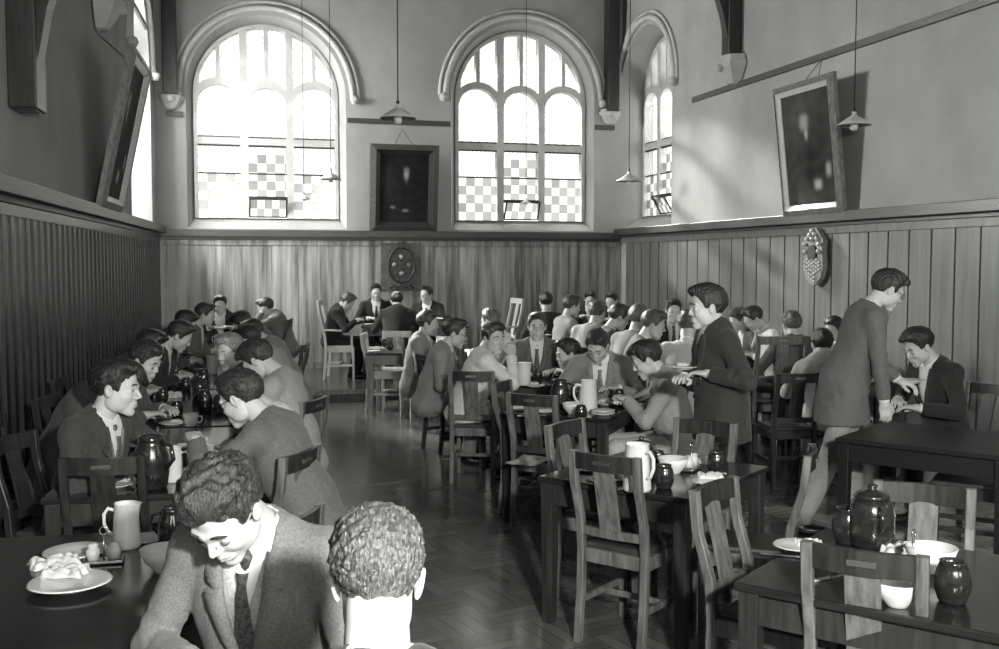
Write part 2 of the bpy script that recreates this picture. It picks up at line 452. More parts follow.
def build_room():
    outs = []
    # ---- back wall windows from the photograph's pixels
    specs = []
    D = .22
    for (xl, xr, ysill, ytr, ysp, yfoot) in ((194, 338, 218.5, 142.5, 97, 229), (454.5, 583.5, 221, 148, 101, 230.5)):
        u0, _ = back.uz(xl, 160, -D); u1, _ = back.uz(xr, 160, -D); xc = (xl + xr) / 2
        zsill = back.uz(xc, ysill, -D)[1]; zo = back.uz(xc, yfoot, 0)[1]
        specs.append(((u0 + u1) / 2, (u1 - u0) / 2, zsill, zo, back.uz(xc, ytr, -D)[1], back.uz(xc, ysp, -D)[1]))
    for i, s in enumerate(specs):
        outs.append(arched_window('window_%d' % (i + 1), back, s[0], s[1], s[2], s[3], s[4], s[5], D, .10))
        c = back.pt(s[0], (s[2] + s[5] + s[1]) / 2, -.3)
        lo_ = light('window_portal', 'AREA', c, c + back.n, 1.0, size=s[1] * 2.1, size_y=(s[5] + s[1] - s[2]))
        lo_.data.cycles.is_portal = True
        c = back.pt(s[0], 7.6, -1.6); light('window_daylight', 'AREA', c, back.pt(s[0], 3.2, .9), SKY_P, size=2.6, size_y=1.6)
    # ---- right wall window near the far corner
    DR = .42
    ua, _ = right.uz(646, 170, -DR); ub, _ = right.uz(694.5, 160, -DR)
    s = ((ua + ub) / 2, (ub - ua) / 2, right.uz(672, 214, -DR)[1], right.uz(650, 228, 0)[1], right.uz(672, 141.5, -DR)[1], right.uz(672, 92, -DR)[1])
    outR = arched_window('window_3', right, s[0], s[1], s[2], s[3], s[4], s[5], DR, .12)
    print('right win', [round(x, 2) for x in s], 'back', [[round(x, 2) for x in q] for q in specs])
    c = right.pt(s[0] + 1.2, (s[2] + s[5]) / 2 + .3, -1.3)
    light('window_daylight', 'AREA', c, right.pt(s[0], s[5] - .6, 0), RIGHT_P, size=s[1] * 2, size_y=2.4)
    # ---- left wall window near the far corner, seen only by its bright reveal
    outL = arched_window('window_7', left, 1.62, .88, s[2], s[3], s[4], s[5], DR, .14)
    c = left.pt(-.5, 4.7, -2.4)
    light('window_daylight', 'AREA', c, left.pt(1.7, 3.6, 0), LEFT_P, size=1.3, size_y=2.2)
    c = left.pt(3.5, 4.3, -1.5)
    light('window_daylight', 'AREA', c, left.pt(1.5, 3.2, 0), LEFT_P * .36, size=1.0, size_y=1.6)
    c = left.pt(1.62, 4.6, -1.2)
    light('window_daylight', 'AREA', c, left.pt(2.2, 3.4, 4), LEFT_P * .42, size=1.6, size_y=2.4)
    # ---- walls
    structure(holed('wall_back', poly_rect(-.5, BACKW + .5, -.05, ROOM_H + .3), outs, .6, back.mat(0), None, PLASTER))
    RL = 21.5
    # unseen windows added nearer the viewer to hold fill lights for the hall
    side = arch_poly(15.6, 1.15, 2.5, 4.3); rear = [arch_poly(2.4, 1.1, 2.3, 4.2), arch_poly(6.2, 1.1, 2.3, 4.2)]
    structure(holed('wall_right', poly_rect(-.3, RL, -.05, ROOM_H + .3), [outR, side], .6, right.mat(0), None, PLASTER))
    structure(holed('wall_left', poly_rect(-.3, RL, -.05, ROOM_H + .3), [outL], .6, left.mat(0), None, PLASTER))
    lo = left.pt(RL - .6, 0); ro = right.pt(RL - .6, 0)
    ex = (ro - lo); rearw = Wall((lo.x, lo.y), (ex.x, ex.y), (-ex.y, ex.x))
    structure(holed('wall_rear', poly_rect(-.3, ex.length + .3, -.05, ROOM_H + .3), rear, .4, rearw.mat(0), None, PLASTER))
    for W, uc, z0, zs, hw, nm, pw in ((right, 15.6, 2.5, 4.3, 1.15, 'window_4', SIDE_P), (rearw, 2.4, 2.3, 4.2, 1.1, 'window_5', REAR_P), (rearw, 6.2, 2.3, 4.2, 1.1, 'window_6', REAR_P)):
        holes = []
        for i in range(3):
            w = 2 * hw / 3; a = uc - hw + w * i + .04; b = a + w - .08
            holes.append(poly_rect(a, b, z0 + .05, zs - .6)); holes.append(arch_poly((a + b) / 2, (b - a) / 2, zs - .5, zs + (.5 if i == 1 else .0)))
        o = holed(nm, arch_poly(uc, hw, z0, zs), holes, .12, W.mat(-.15), None, STONE); structure(o)
        c = W.pt(uc, (z0 + zs + hw) / 2, -.7)
        light('window_daylight', 'AREA', c, c + W.n - Vector((0, 0, .3)), pw, size=hw * 2, size_y=zs + hw - z0)  # added fill light behind each of these unseen windows
    # ---- floor: worn polished parquet
    m = bpy.data.materials.new('parquet'); m.use_nodes = True; nt = m.node_tree; b = nt.nodes['Principled BSDF']
    tc = nt.nodes.new('ShaderNodeTexCoord'); mp = nt.nodes.new('ShaderNodeMapping'); mp.inputs['Rotation'].default_value = (0, 0, math.radians(15.6 + 45))
    nt.links.new(tc.outputs['Object'], mp.inputs['Vector'])
    sp = nt.nodes.new('ShaderNodeSeparateXYZ'); nt.links.new(mp.outputs[0], sp.inputs[0])
    S = 1 / .30
    x = math_node(nt, 'MULTIPLY', sp.outputs[0], S); y = math_node(nt, 'MULTIPLY', sp.outputs[1], S)
    par = math_node(nt, 'MODULO', math_node(nt, 'ADD', math_node(nt, 'ADD', math_node(nt, 'FLOOR', x), math_node(nt, 'FLOOR', y)), 1000), 2.0)
    par = math_node(nt, 'GREATER_THAN', par, .5)
    mixc = math_node(nt, 'ADD', math_node(nt, 'MULTIPLY', par, x), math_node(nt, 'MULTIPLY', math_node(nt, 'SUBTRACT', 1.0, par), y))
    st = math_node(nt, 'MULTIPLY', mixc, 4.0)
    fr = math_node(nt, 'FRACT', st); seam = math_node(nt, 'LESS_THAN', math_node(nt, 'MINIMUM', fr, math_node(nt, 'SUBTRACT', 1.0, fr)), .05)
    wn = nt.nodes.new('ShaderNodeTexWhiteNoise'); wn.noise_dimensions = '3D'
    cb = nt.nodes.new('ShaderNodeCombineXYZ'); nt.links.new(math_node(nt, 'FLOOR', st), cb.inputs[0]); nt.links.new(math_node(nt, 'FLOOR', x), cb.inputs[1]); nt.links.new(math_node(nt, 'FLOOR', y), cb.inputs[2])
    nt.links.new(cb.outputs[0], wn.inputs['Vector'])
    nz = nt.nodes.new('ShaderNodeTexNoise'); nz.inputs['Scale'].default_value = 3.0; nz.inputs['Detail'].default_value = 6; nt.links.new(tc.outputs['Object'], nz.inputs['Vector'])
    tone = math_node(nt, 'ADD', .06, math_node(nt, 'ADD', math_node(nt, 'MULTIPLY', wn.outputs['Value'], .07), math_node(nt, 'ADD', math_node(nt, 'MULTIPLY', par, .015), math_node(nt, 'MULTIPLY', nz.outputs['Fac'], .05))))
    tone = math_node(nt, 'MULTIPLY', tone, math_node(nt, 'SUBTRACT', 1.0, math_node(nt, 'MULTIPLY', seam, .5)))
    cc = nt.nodes.new('ShaderNodeCombineColor')
    for i in range(3): nt.links.new(tone, cc.inputs[i])
    nt.links.new(cc.outputs[0], b.inputs['Base Color'])
    nt.links.new(math_node(nt, 'ADD', .10, math_node(nt, 'MULTIPLY', nz.outputs['Fac'], .14)), b.inputs['Roughness'])
    bp = nt.nodes.new('ShaderNodeBump'); bp.inputs['Strength'].default_value = .12; bp.inputs['Distance'].default_value = .002
    nt.links.new(seam, bp.inputs['Height']); nt.links.new(bp.outputs[0], b.inputs['Normal'])
    cs = [left.pt(RL, 0, -.3), right.pt(RL, 0, -.3), back.pt(BACKW + .2, 0, -.3), back.pt(-.2, 0, -.3)]
    mb = MB(); mb.prism([(c.x, c.y) for c in cs], -.08, 0); structure(mb.obj('floor', m))
    mb = MB(); mb.prism([(c.x, c.y) for c in cs], ROOM_H, ROOM_H + .1); structure(mb.obj('ceiling', WOODDARK))
    # ---- dais along the far wall
    pA = P(340, 391, .14); dd = (back.pt(0, 0) - Vector((pA.x, pA.y, 0))).dot(-back.n)
    mb = MB(); mb.prism([(p.x, p.y) for p in (back.pt(-.1, 0, dd), back.pt(BACKW + 1.2, 0, dd), back.pt(BACKW + .1, 0, -.05), back.pt(-.1, 0, -.05))], 0.001, .14)
    dm = mat('dais_boards', .035, .2, .07, (3, 30, 3), 4, coat=.2)
    structure(mb.obj('floor_dais', dm))
    mb = MB(); q = [back.pt(-.1, .125, dd + .012), back.pt(BACKW + 1.2, .125, dd + .012)]; mb.bar(q[0], q[1], .03, .05); structure(mb.obj('trim_1', CHAIRW))
    # ---- panelling
    H = 2.2
    zt_b = back.uz(400, 231, .08)[1]
    def boards(name, W, u0, u1, zt, step, mode, mtl, m_gap, z0=0.0):
        """vertical boards with cover strips"""
        mb = MB(); random.seed(hash(name) % 100 if False else len(name) * 7)
        u = u0
        M = W.mat(0)
        def bx(ua, ub, za, zb, d0, d1):
            c = W.pt((ua + ub) / 2, (za + zb) / 2, (d0 + d1) / 2)
            R = Matrix((W.ex, W.n, Vector((0, 0, 1)))).transposed()
            mb.box(c, (ub - ua, d1 - d0, zb - za), R, bev=0)
        while u < u1:
            w = step * (1 if mode != 'random' else random.choice((.7, 1, 1.3, 1.5)))
            e = min(u + w, u1)
            if mode == 'batten':
                bx(u, e, z0, zt - .23, .005, .02); bx(e - step * .34, e, z0, zt - .23, .02, .045)
            elif mode == 'groove':
                bx(u + .012, e - .012, z0, zt - .23, .012, .028)
            else:
                bx(u + .004, e - .004, z0, zt - .23, .012, .024 + random.uniform(0, .004))
            u = e
        bx(u0, u1, z0, zt - .2, 0.0, .012)
        return structure(mb.obj(name, mtl))
    PB = mat('pine_boards', .07, .36, .42, (9, 9, .5), 6, bump=.08, contrast=(.36, .66), spec=.5)
    PR = mat('oak_boards_right', .085, .42, .16, (12, 12, .8), 5, contrast=(.3, .7), spec=.5)
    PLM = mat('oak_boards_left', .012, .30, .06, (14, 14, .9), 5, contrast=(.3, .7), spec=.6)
    boards('trim_2', back, 0.03, BACKW - .03, zt_b, .26, 'random', PB, None)
    zt_r = right.uz(750, 219, .0)[1]; zt_l = left.uz(90, 206, 0)[1]
    print('dado tops', zt_b, zt_r, zt_l, right.uz(900, 206, 0)[1], left.uz(60, 194, 0)[1], left.uz(140, 219, 0)[1])
    # board spacing of the right wall from two measured grooves
    gu = [right.uz(px, 250, .02)[0] for px in (785, 799, 832.5, 850, 868, 888, 909, 932)]
    print('grooves', [round(g, 2) for g in gu])
    st = (gu[-1] - gu[0]) / 8
    u_start = gu[0] - st * int(gu[0] / st)
    boards('trim_3', right, u_start, RL - 1, zt_r, st, 'groove', PR, None)
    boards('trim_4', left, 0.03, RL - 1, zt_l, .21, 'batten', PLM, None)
    for nm, W, L, zt in (('trim_5', back, BACKW, zt_b), ('trim_6', right, RL - 1, zt_r), ('trim_7', left, RL - 1, zt_l)):
        mb = MB(); R = Matrix((W.ex, W.n, Vector((0, 0, 1)))).transposed()
        def bb(za, zb, d, d0=0.0): mb.box(W.pt(L / 2, (za + zb) / 2, (d + d0) / 2), (L, d - d0, zb - za), R, bev=.006)
        bb(zt - .105, zt, .13); bb(zt - .15, zt - .10, .06); bb(zt - .175, zt - .145, .04)
        structure(mb.obj(nm, LEDGE))
        mb = MB(); mb.box(W.pt(L / 2, zt - .18, .021), (L, .042, .10), R, bev=.005); structure(mb.obj('trim_frieze', PB if W is back else PR if W is right else PLM))
        mb = MB(); mb.box(W.pt(L / 2, .17 if W is back else .08, .03), (L, .05, .12 if W is back else .16), R, bev=.006); structure(mb.obj('baseboard_' + ('back' if W is back else 'right' if W is right else 'left'), PB if W is back else LEDGE))
    # ---- picture rails
    for W, pts, nm in ((back, ((166, 114, 183, 114.5), (347, 121, 450, 123.5), (594, 127.5, 614, 128)), 'trim_8'), (right, ((694, 100, 716, 93),), 'trim_9')):
        mb = MB(); R = Matrix((W.ex, W.n, Vector((0, 0, 1)))).transposed()
        for (xa, ya, xb, yb) in pts:
            ua, za = W.uz(xa, ya); ub, zb = W.uz(xb, yb); z = (za + zb) / 2
            if W is right: ub = RL - 1
            mb.box(W.pt((ua + ub) / 2, z, .02), (ub - ua, .04, .075), R, bev=.006)
        structure(mb.obj(nm, LEDGE))
        if W is right: zrail = z
    mb = MB(); R = Matrix((left.ex, left.n, Vector((0, 0, 1)))).transposed()
    mb.box(left.pt(10, zrail + .9, .02), (18, .04, .06), R, bev=.006); structure(mb.obj('trim_10', LEDGE))
    # ---- stone corbels with dark timber wall posts and curved braces
    def corbel(W, u, z, size, label):
        r = empty('corbel', W.pt(u, z - size, 0), math.atan2(W.n.y, W.n.x), label, 'corbel', 'stone corbels under the roof posts')
        mb = MB(); mb.lathe([(0.0, 0), (size * .35, .03), (size * .55, size * .35), (size * .85, size * .8), (size * .9, size * 1.0), (size * .75, size * 1.05), (size * .75, size * 1.25), (0, size * 1.25)], 8, c=(0.02, 0, 0))
        for v in mb.bm.verts: v.co.x = max(v.co.x, .006)
        o = mb.obj('carved_stone', STONE, r)
        for p in o.data.polygons: p.use_smooth = False
        mb = MB(); mb.lathe([(0, -.06), (.06, -.03), (.07, 0), (.06, .03), (0, .06)], 12, c=(size * .8, 0, size * .75)); mb.obj('carved_boss', STONE, r)
        return r
    def post(W, u, z, label, reach=2.2, w=.2, rise=2.0):
        r = empty('roof_brace', W.pt(u, z, 0), math.atan2(W.n.y, W.n.x), label, 'roof beam', 'dark timber roof posts on stone corbels')
        mb = MB(); mb.box((.09, 0, (ROOM_H - z) / 2), (.18, w, ROOM_H - z - .02), bev=.01); mb.obj('wall_post', WOODDARK, r)
        mb = MB()
        inner = [(reach - (reach - .16) * math.cos(t * math.pi / 24), rise * math.sin(t * math.pi / 24)) for t in range(13)]
        outer = [(reach, ROOM_H - z - .02), (.16, ROOM_H - z - .02)]
        poly = inner + [(reach, rise + .0)] + outer
        polyc = inner + outer
        b0 = [mb.bm.verts.new((x, -w * .3, zz)) for x, zz in polyc]; b1 = [mb.bm.verts.new((x, w * .3, zz)) for x, zz in polyc]
        n = len(polyc); mb.bm.faces.new(b0); mb.bm.faces.new(b1[::-1])
        for i in range(n): mb.bm.faces.new((b0[i], b0[(i + 1) % n], b1[(i + 1) % n], b1[i]))
        mb.obj('curved_brace', WOODDARK, r)
        return r
    # corner posts stand against the back wall
    for px, ys, lab in ((154, 90, 'far left corner beside the left window'), (616, 108, 'far right corner beside the right window')):
        u, z = back.uz(px, ys + 4, .15); u = min(max(u, .22), BACKW - .22)
        corbel(back, u, z, .21, 'octagonal stone corbel in the ' + lab)
        r = empty('roof_brace', back.pt(u, z, 0), math.atan2(back.n.y, back.n.x), 'dark timber roof post rising in the ' + lab, 'roof beam')
        mb = MB(); mb.box((.1, 0, (ROOM_H - z) / 2), (.2, .2, ROOM_H - z - .02), bev=.01); mb.obj('wall_post', WOODDARK, r)
    ur, zr = right.uz(727, 62, .15)
    corbel(right, ur, zr, .3, 'stone corbel high on the right wall left of the portrait')
    post(right, ur, zr + .04, 'dark roof post on the corbel of the right wall')
    ul, zl = left.uz(112, 45, .15)
    corbel(left, ul, zr, .3, 'stone corbel on the left wall above the leaning portrait')
    post(left, ul, zr + .04, 'dark roof post on the corbel of the left wall above the portrait')
    ul2 = left.uz(28, 60, .1)[0]
    post(left, ul2, 2.75, 'dark curved roof brace nearest the viewer on the left wall', reach=2.6, w=.3, rise=2.6)
    # ceiling beams
    mb = MB()
    for u in (ur, ur + 4.4, ur + 8.8):
        a = right.pt(u, ROOM_H - .12, 0); t = left.pt(0, 0); 
        dirn = -back.ex; L = 12; b2 = a + dirn * 9.2
        mb.bar(a, b2, .28, .24)
    structure(mb.obj('ceiling_beams', WOODDARK))

    # ---- wooden crest panel on the back wall
    u, z = back.uz(401.5, 265, .06)
    r = empty('carved_crest', back.pt(u, z, .03), math.atan2(back.n.y, back.n.x), 'oval carved crest on the back panelling under the seated portrait', 'crest')
    cw = mat('crest_oak', .05, .45, .14, (20, 20, 20), 4, bump=.2); cd = mat('crest_dark', .018, .4, .05, (20, 20, 20), 4, bump=.2)
    RX = Matrix.Rotation(math.radians(90), 4, 'Z') @ Matrix.Rotation(math.radians(90), 4, 'X')   # local (x,y) plate -> faces +X
    mb = MB(); mb.box((.0, 0, -.03), (.03, .64, .74), bev=.008); mb.obj('backboard', cw, r)
    mb = MB(); mb.prism([(.205 * math.cos(t * math.pi / 18), .27 * math.sin(t * math.pi / 18)) for t in range(36)], .015, .045); mb.xf(RX).obj('oval_shield', cd, r)
    mb = MB(); mb.tube([(.05, .205 * math.cos(t * math.pi / 18), .27 * math.sin(t * math.pi / 18)) for t in range(36)], .018, 8, closed=True); mb.obj('oval_moulding', cd, r)
    mb = MB()
    for sg in (-1, 1): mb.bar((.06, -.13 * sg, -.15), (.06, .13 * sg, .15), .03, .045)
    mb.obj('saltire', cd, r)
    mb = MB()
    for (yy, zz, k) in ((0, .12, .05), (0, -.13, .05), (.11, 0, .04), (-.11, 0, .04)):
        mb.lathe([(0, 0), (k, .0), (k * .7, .02), (0, .03)], 8, c=(0, 0, 0)); 
        vs = [v for v in mb.bm.verts if not v.tag]
        for v in vs:
            v.co = Vector((.05 + v.co.z, yy + v.co.x, zz + v.co.y)); v.tag = True
    mb.obj('charge', mat('crest_gilt', .22, .4, .34, (40, 40, 40)), r)
    mb = MB(); mb.box((.06, 0, .30), (.04, .12, .06)); 
    for k in range(3): mb.lathe([(0, 0), (.02, .01), (.016, .04), (0, .055)], 8, c=(.06, -.045 + .045 * k, .32))
    mb.obj('crown', cd, r)
    mb = MB(); mb.tube([(.05, -.19, -.36), (.06, -.13, -.31), (.05, -.06, -.35), (.06, 0, -.30), (.05, .06, -.35), (.06, .13, -.31), (.05, .19, -.36)], .022, 8); mb.obj('ribbon', cd, r)
    # ---- carved cartouche on the right wall
    u, z = right.uz(817, 257, .06)
    r = empty('wall_shield', right.pt(u, z, .05), math.atan2(right.n.y, right.n.x), 'pale carved cartouche shield hung on the right wall panelling', 'shield')
    gm = mat('gilt_cartouche', .40, .4, .6, (60, 60, 60), bump=.4)
    pl = [(.17, .10), (.18, .0), (.19, -.10), (.15, -.22), (.07, -.29), (0, -.31), (-.07, -.29), (-.15, -.22), (-.19, -.10), (-.18, .0), (-.17, .10), (-.19, .18), (-.12, .25), (-.05, .30), (.05, .32), (.12, .25), (.19, .18)]
    mb = MB(); mb.prism(pl, 0, .06); mb.xf(RX).obj('shield_board', mat('cartouche_ground', .16, .5, .28, (30, 30, 30), bump=.3), r)
    for a in range(6):
        for c in range(7):
            yy = -.135 + .045 * c; zz = -.04 - .042 * a
            if abs(yy) > .15 - max(0, (a - 2)) * .035: continue
            mb = MB(); mb.box((.07, yy, zz + (.012 if c % 2 else -.012)), (.025, .026, .026), Matrix.Rotation(math.radians(45), 3, 'X'), bev=.004); mb.obj('lozenge', gm, r)
    mb = MB(); mb.prism([(-.07, -.02), (.07, -.02), (.08, .08), (.03, .13), (-.03, .13), (-.08, .08)], .06, .085); mb.xf(RX).obj('centre_boss', cd, r)
    for (yy, zz) in ((-.13, .06), (.13, .06), (-.14, .14), (.14, .14), (-.1, .2), (.1, .2), (0, .2), (-.05, .24), (.05, .25), (0, .29)):
        mb = MB(); mb.lathe([(0, -.026), (.02, -.018), (.028, 0), (.02, .018), (0, .026)], 8, c=(.08, yy, zz)); mb.obj('carved_knob', gm, r)
build_room()

# ================================================================ pictures and lamps
def portrait_mesh(w, h, style):
    nx, ny = 60, 80
    X, Z = np.meshgrid(np.linspace(-w / 2, w / 2, nx), np.linspace(0, h, ny))
    a = X / w; b = Z / h
    def g(cx, cz, sx, sz, p=2): return np.exp(-((np.abs((a - cx) / sx)) ** p + (np.abs((b - cz) / sz)) ** p))
    n = .5 + .5 * np.sin(a * 13 + 3 * np.sin(b * 9)) * np.sin(b * 17 + 2 * np.sin(a * 7))
    if style == 'old':
        c = .010 + .008 * n
        c = c - .006 * g(.05, .42, .24, .30, 6) + .012 * g(-.2, .3, .5, .5)
        c = c + .24 * g(.04, .745, .055, .06, 3) - .04 * g(.015, .75, .015, .008) - .04 * g(.065, .75, .015, .008)
        c = c + .30 * g(.04, .68, .045, .05, 3) + .10 * g(.045, .62, .02, .05)
        c = c + .22 * g(-.23, .215, .05, .022, 3) + .22 * g(.03, .165, .06, .022, 3)
        c = c + .02 * g(-.35, .62, .1, .25)
    else:
        c = .03 + .02 * n + .02 * g(-.2, .8, .3, .3)
        c = c - .022 * g(.05, .38, .26, .34, 4)
        c = c + .26 * g(-.06, .74, .085, .075, 3) - .08 * g(-.09, .75, .02, .008) - .08 * g(-.03, .75, .02, .008) - .06 * g(-.06, .705, .03, .005)
        c = c - .05 * g(-.06, .815, .1, .03)
        c = c + .35 * g(-.03, .625, .03, .045)
        c = c + .34 * g(.14, .17, .075, .045, 3) + .30 * g(.37, .29, .05, .06, 3)
    c = np.clip(c, .004, .9)
    V = np.stack([np.zeros_like(X), X, Z], -1).reshape(-1, 3)
    i = np.arange(nx * ny).reshape(ny, nx)
    Fq = np.stack([i[:-1, :-1], i[:-1, 1:], i[1:, 1:], i[1:, :-1]], -1).reshape(-1, 4)
    me = mesh_np('painted_canvas', V, Fq)
    at = me.color_attributes.new('paint', 'FLOAT_COLOR', 'POINT')
    col = np.ones((nx * ny, 4), np.float32); col[:, :3] = c.reshape(-1, 1)
    at.data.foreach_set('color', col.ravel())
    return me
pm = bpy.data.materials.new('oil_paint'); pm.use_nodes = True
va = pm.node_tree.nodes.new('ShaderNodeVertexColor'); va.layer_name = 'paint'
pm.node_tree.links.new(va.outputs[0], pm.node_tree.nodes['Principled BSDF'].inputs['Base Color'])
pm.node_tree.nodes['Principled BSDF'].inputs['Roughness'].default_value = .8; pm.node_tree.nodes['Principled BSDF'].inputs['Specular IOR Level'].default_value = .15
def picture(W, u, z, w, h, fw, lean_deg, style, label, frame_m, slip_m, off=.12, wire=True, yawdeg=0, wire_h=.7, bottom_m=None):
    r = empty('framed_portrait', W.pt(u, z, off), math.atan2(W.n.y, W.n.x), label, 'painting')
    R = Matrix.Rotation(math.radians(lean_deg), 4, 'Y')
    def frame(o, i, d0, d1, name, m):
        mb = MB()
        ow, oh, iw, ih = o
        z0 = (h + 2 * fw) / 2 - oh / 2
        O = [(-ow / 2, z0), (ow / 2, z0), (ow / 2, z0 + oh), (-ow / 2, z0 + oh)]
        zi = (h + 2 * fw) / 2 - ih / 2
        I = [(-iw / 2, zi), (iw / 2, zi), (iw / 2, zi + ih), (-iw / 2, zi + ih)]
        f0 = [mb.bm.verts.new((d0, y, zz)) for y, zz in O]; f1 = [mb.bm.verts.new((d0, y, zz)) for y, zz in I]
        g0 = [mb.bm.verts.new((d1[0], y, zz)) for y, zz in O]; g1 = [mb.bm.verts.new((d1[1], y, zz)) for y, zz in I]
        for q in range(4):
            p = (q + 1) % 4
            mb.bm.faces.new((g0[q], g0[p], g1[p], g1[q])); mb.bm.faces.new((f0[q], f0[p], g0[p], g0[q])); mb.bm.faces.new((f1[q], f1[p], g1[p], g1[q])); mb.bm.faces.new((f0[q], f0[p], f1[p], f1[q]))
        return mb.xf(R).obj(name, m, r)
    W_, H_ = w + 2 * fw, h + 2 * fw
    frame((W_, H_, w + fw * .9, h + fw * .9), 0, -.02, (.03, .065), 'picture_frame', frame_m)
    frame((w + fw * .9, h + fw * .9, w, h), 0, -.015, (.05, .015), 'frame_slip', slip_m)
    me = portrait_mesh(w, h, style); me.transform(R @ Matrix.Translation((.004, 0, fw))); link('painted_canvas', me, r, pm)
    mb = MB(); mb.box((-.012, 0, H_ / 2), (.02, W_ - .02, H_ - .02), bev=0); mb.xf(R).obj('backing_board', BLACKI, r)
    mb = MB(); mb.box((.05, 0, fw * .5), (.012, .1, .022)); mb.xf(R).obj('name_plate', BLACKI, r)
    if wire:
        top = R @ Vector((0, 0, H_ * .93))
        apex = Vector((-off + .04, 0, top.z + wire_h))
        mb = MB()
        for sg in (-1, 1): mb.tube([top + Vector((-.02, sg * W_ * .18, 0)), apex], .004, 5)
        mb.obj('hanging_wire', WIRE, r)
    return r
FR1 = mat('frame_dark_wood', .05, .4, .10, (30, 30, 30)); FR1L = mat('frame_slip_dark', .03, .4)
FR2 = mat('frame_worn_gilt', .10, .35, .26, (40, 40, 12), bump=.3); FR2L = mat('frame_slip_pale', .50, .4, .62, (30, 30, 30))
u0, z0 = back.uz(369.5, 231, .1); u1, _ = back.uz(437, 231, .1); zt = back.uz(405, 145, .30)[1]
picture(back, (u0 + u1) / 2, z0, (u1 - u0) - .30, (zt - z0) * 1.02 - .30, .15, 8, 'old', 'dark portrait of a white-bearded seated man on the back wall between the windows', FR1, FR1L, off=.08, wire_h=.35)
u0, z0 = right.uz(785.5, 217, .10); u1, z1 = right.uz(846, 212, .10)
zt = right.uz(808, 87, .36)[1]
print('right picture', u0, u1, z0, zt)
picture(right, (u0 + u1) / 2, z0, (u1 - u0) - .24, (zt - z0) - .12, .12, 6.5, 'stand', 'tall gilt-framed portrait of a man in dark coat leaning out from the right wall', FR2, FR2L, off=.10, wire_h=.35)
u1, z0 = left.uz(99.6, 206, .12); u0, _ = left.uz(120, 213, .12)
print('left picture', u0, u1, z0, left.uz(126, 57, .5), left.uz(144, 82, .5))
picture(left, (u0 + u1) / 2, z0, abs(u1 - u0) - .24, 1.28, .12, 12, 'stand', 'gilt-framed portrait seen edge-on leaning out from the left wall', FR2, FR2L, off=.10, wire_h=.3)

ENAM = mat('lamp_enamel', .62, .3); BULB = mat('bulb_glass', .75, .12, spec=.7)
def lamp(px, py, Y, d, label, grey=ENAM):
    p = PY(px, py, Y)
    r = empty('pendant_lamp', p, 0, label, 'lamp', 'pendant lamps hanging from the roof')
    k = d / .3
    mb = MB(); mb.lathe([(.018 * k, .115 * k), (.022 * k, .085 * k), (.06 * k, .062 * k), (.15 * k, 0.0), (.15 * k, -.004 * k), (.055 * k, .055 * k), (.015 * k, .078 * k)], 28); mb.obj('lamp_shade', grey, r)
    mb = MB(); mb.lathe([(0, .145 * k), (.013 * k, .14 * k), (.016 * k, .08 * k), (0.0, .08 * k)], 12); mb.obj('lamp_holder', BLACKI, r)
    mb = MB(); mb.lathe([(0, -.052 * k), (.026 * k, -.045 * k), (.036 * k, -.015 * k), (.028 * k, .02 * k), (.014 * k, .05 * k), (.012 * k, .08 * k)], 16); mb.obj('light_bulb', BULB, r)
    mb = MB(); mb.tube([(0, 0, .14 * k), (0, 0, ROOM_H - p.z)], .005, 6); mb.obj('lamp_cord', BLACKI, r)
lamp(398, 118, 8.7, .30, 'white conical pendant lamp hanging in front of the back wall portrait')
lamp(854, 125, 9.2, .30, 'white conical pendant lamp hanging beside the right wall portrait')
lamp(331, 179, 14.3, .30, 'small pendant lamp dark against the bright left window')
lamp(629, 181, 14.6, .36, 'small pendant lamp hanging at the far right corner')
lamp(304, 199, 15.0, .18, 'tiny pendant lamp low before the left window, left of the larger one')
lamp(526, 203, 15.9, .17, 'tiny pendant lamp low before the right window of the back wall')
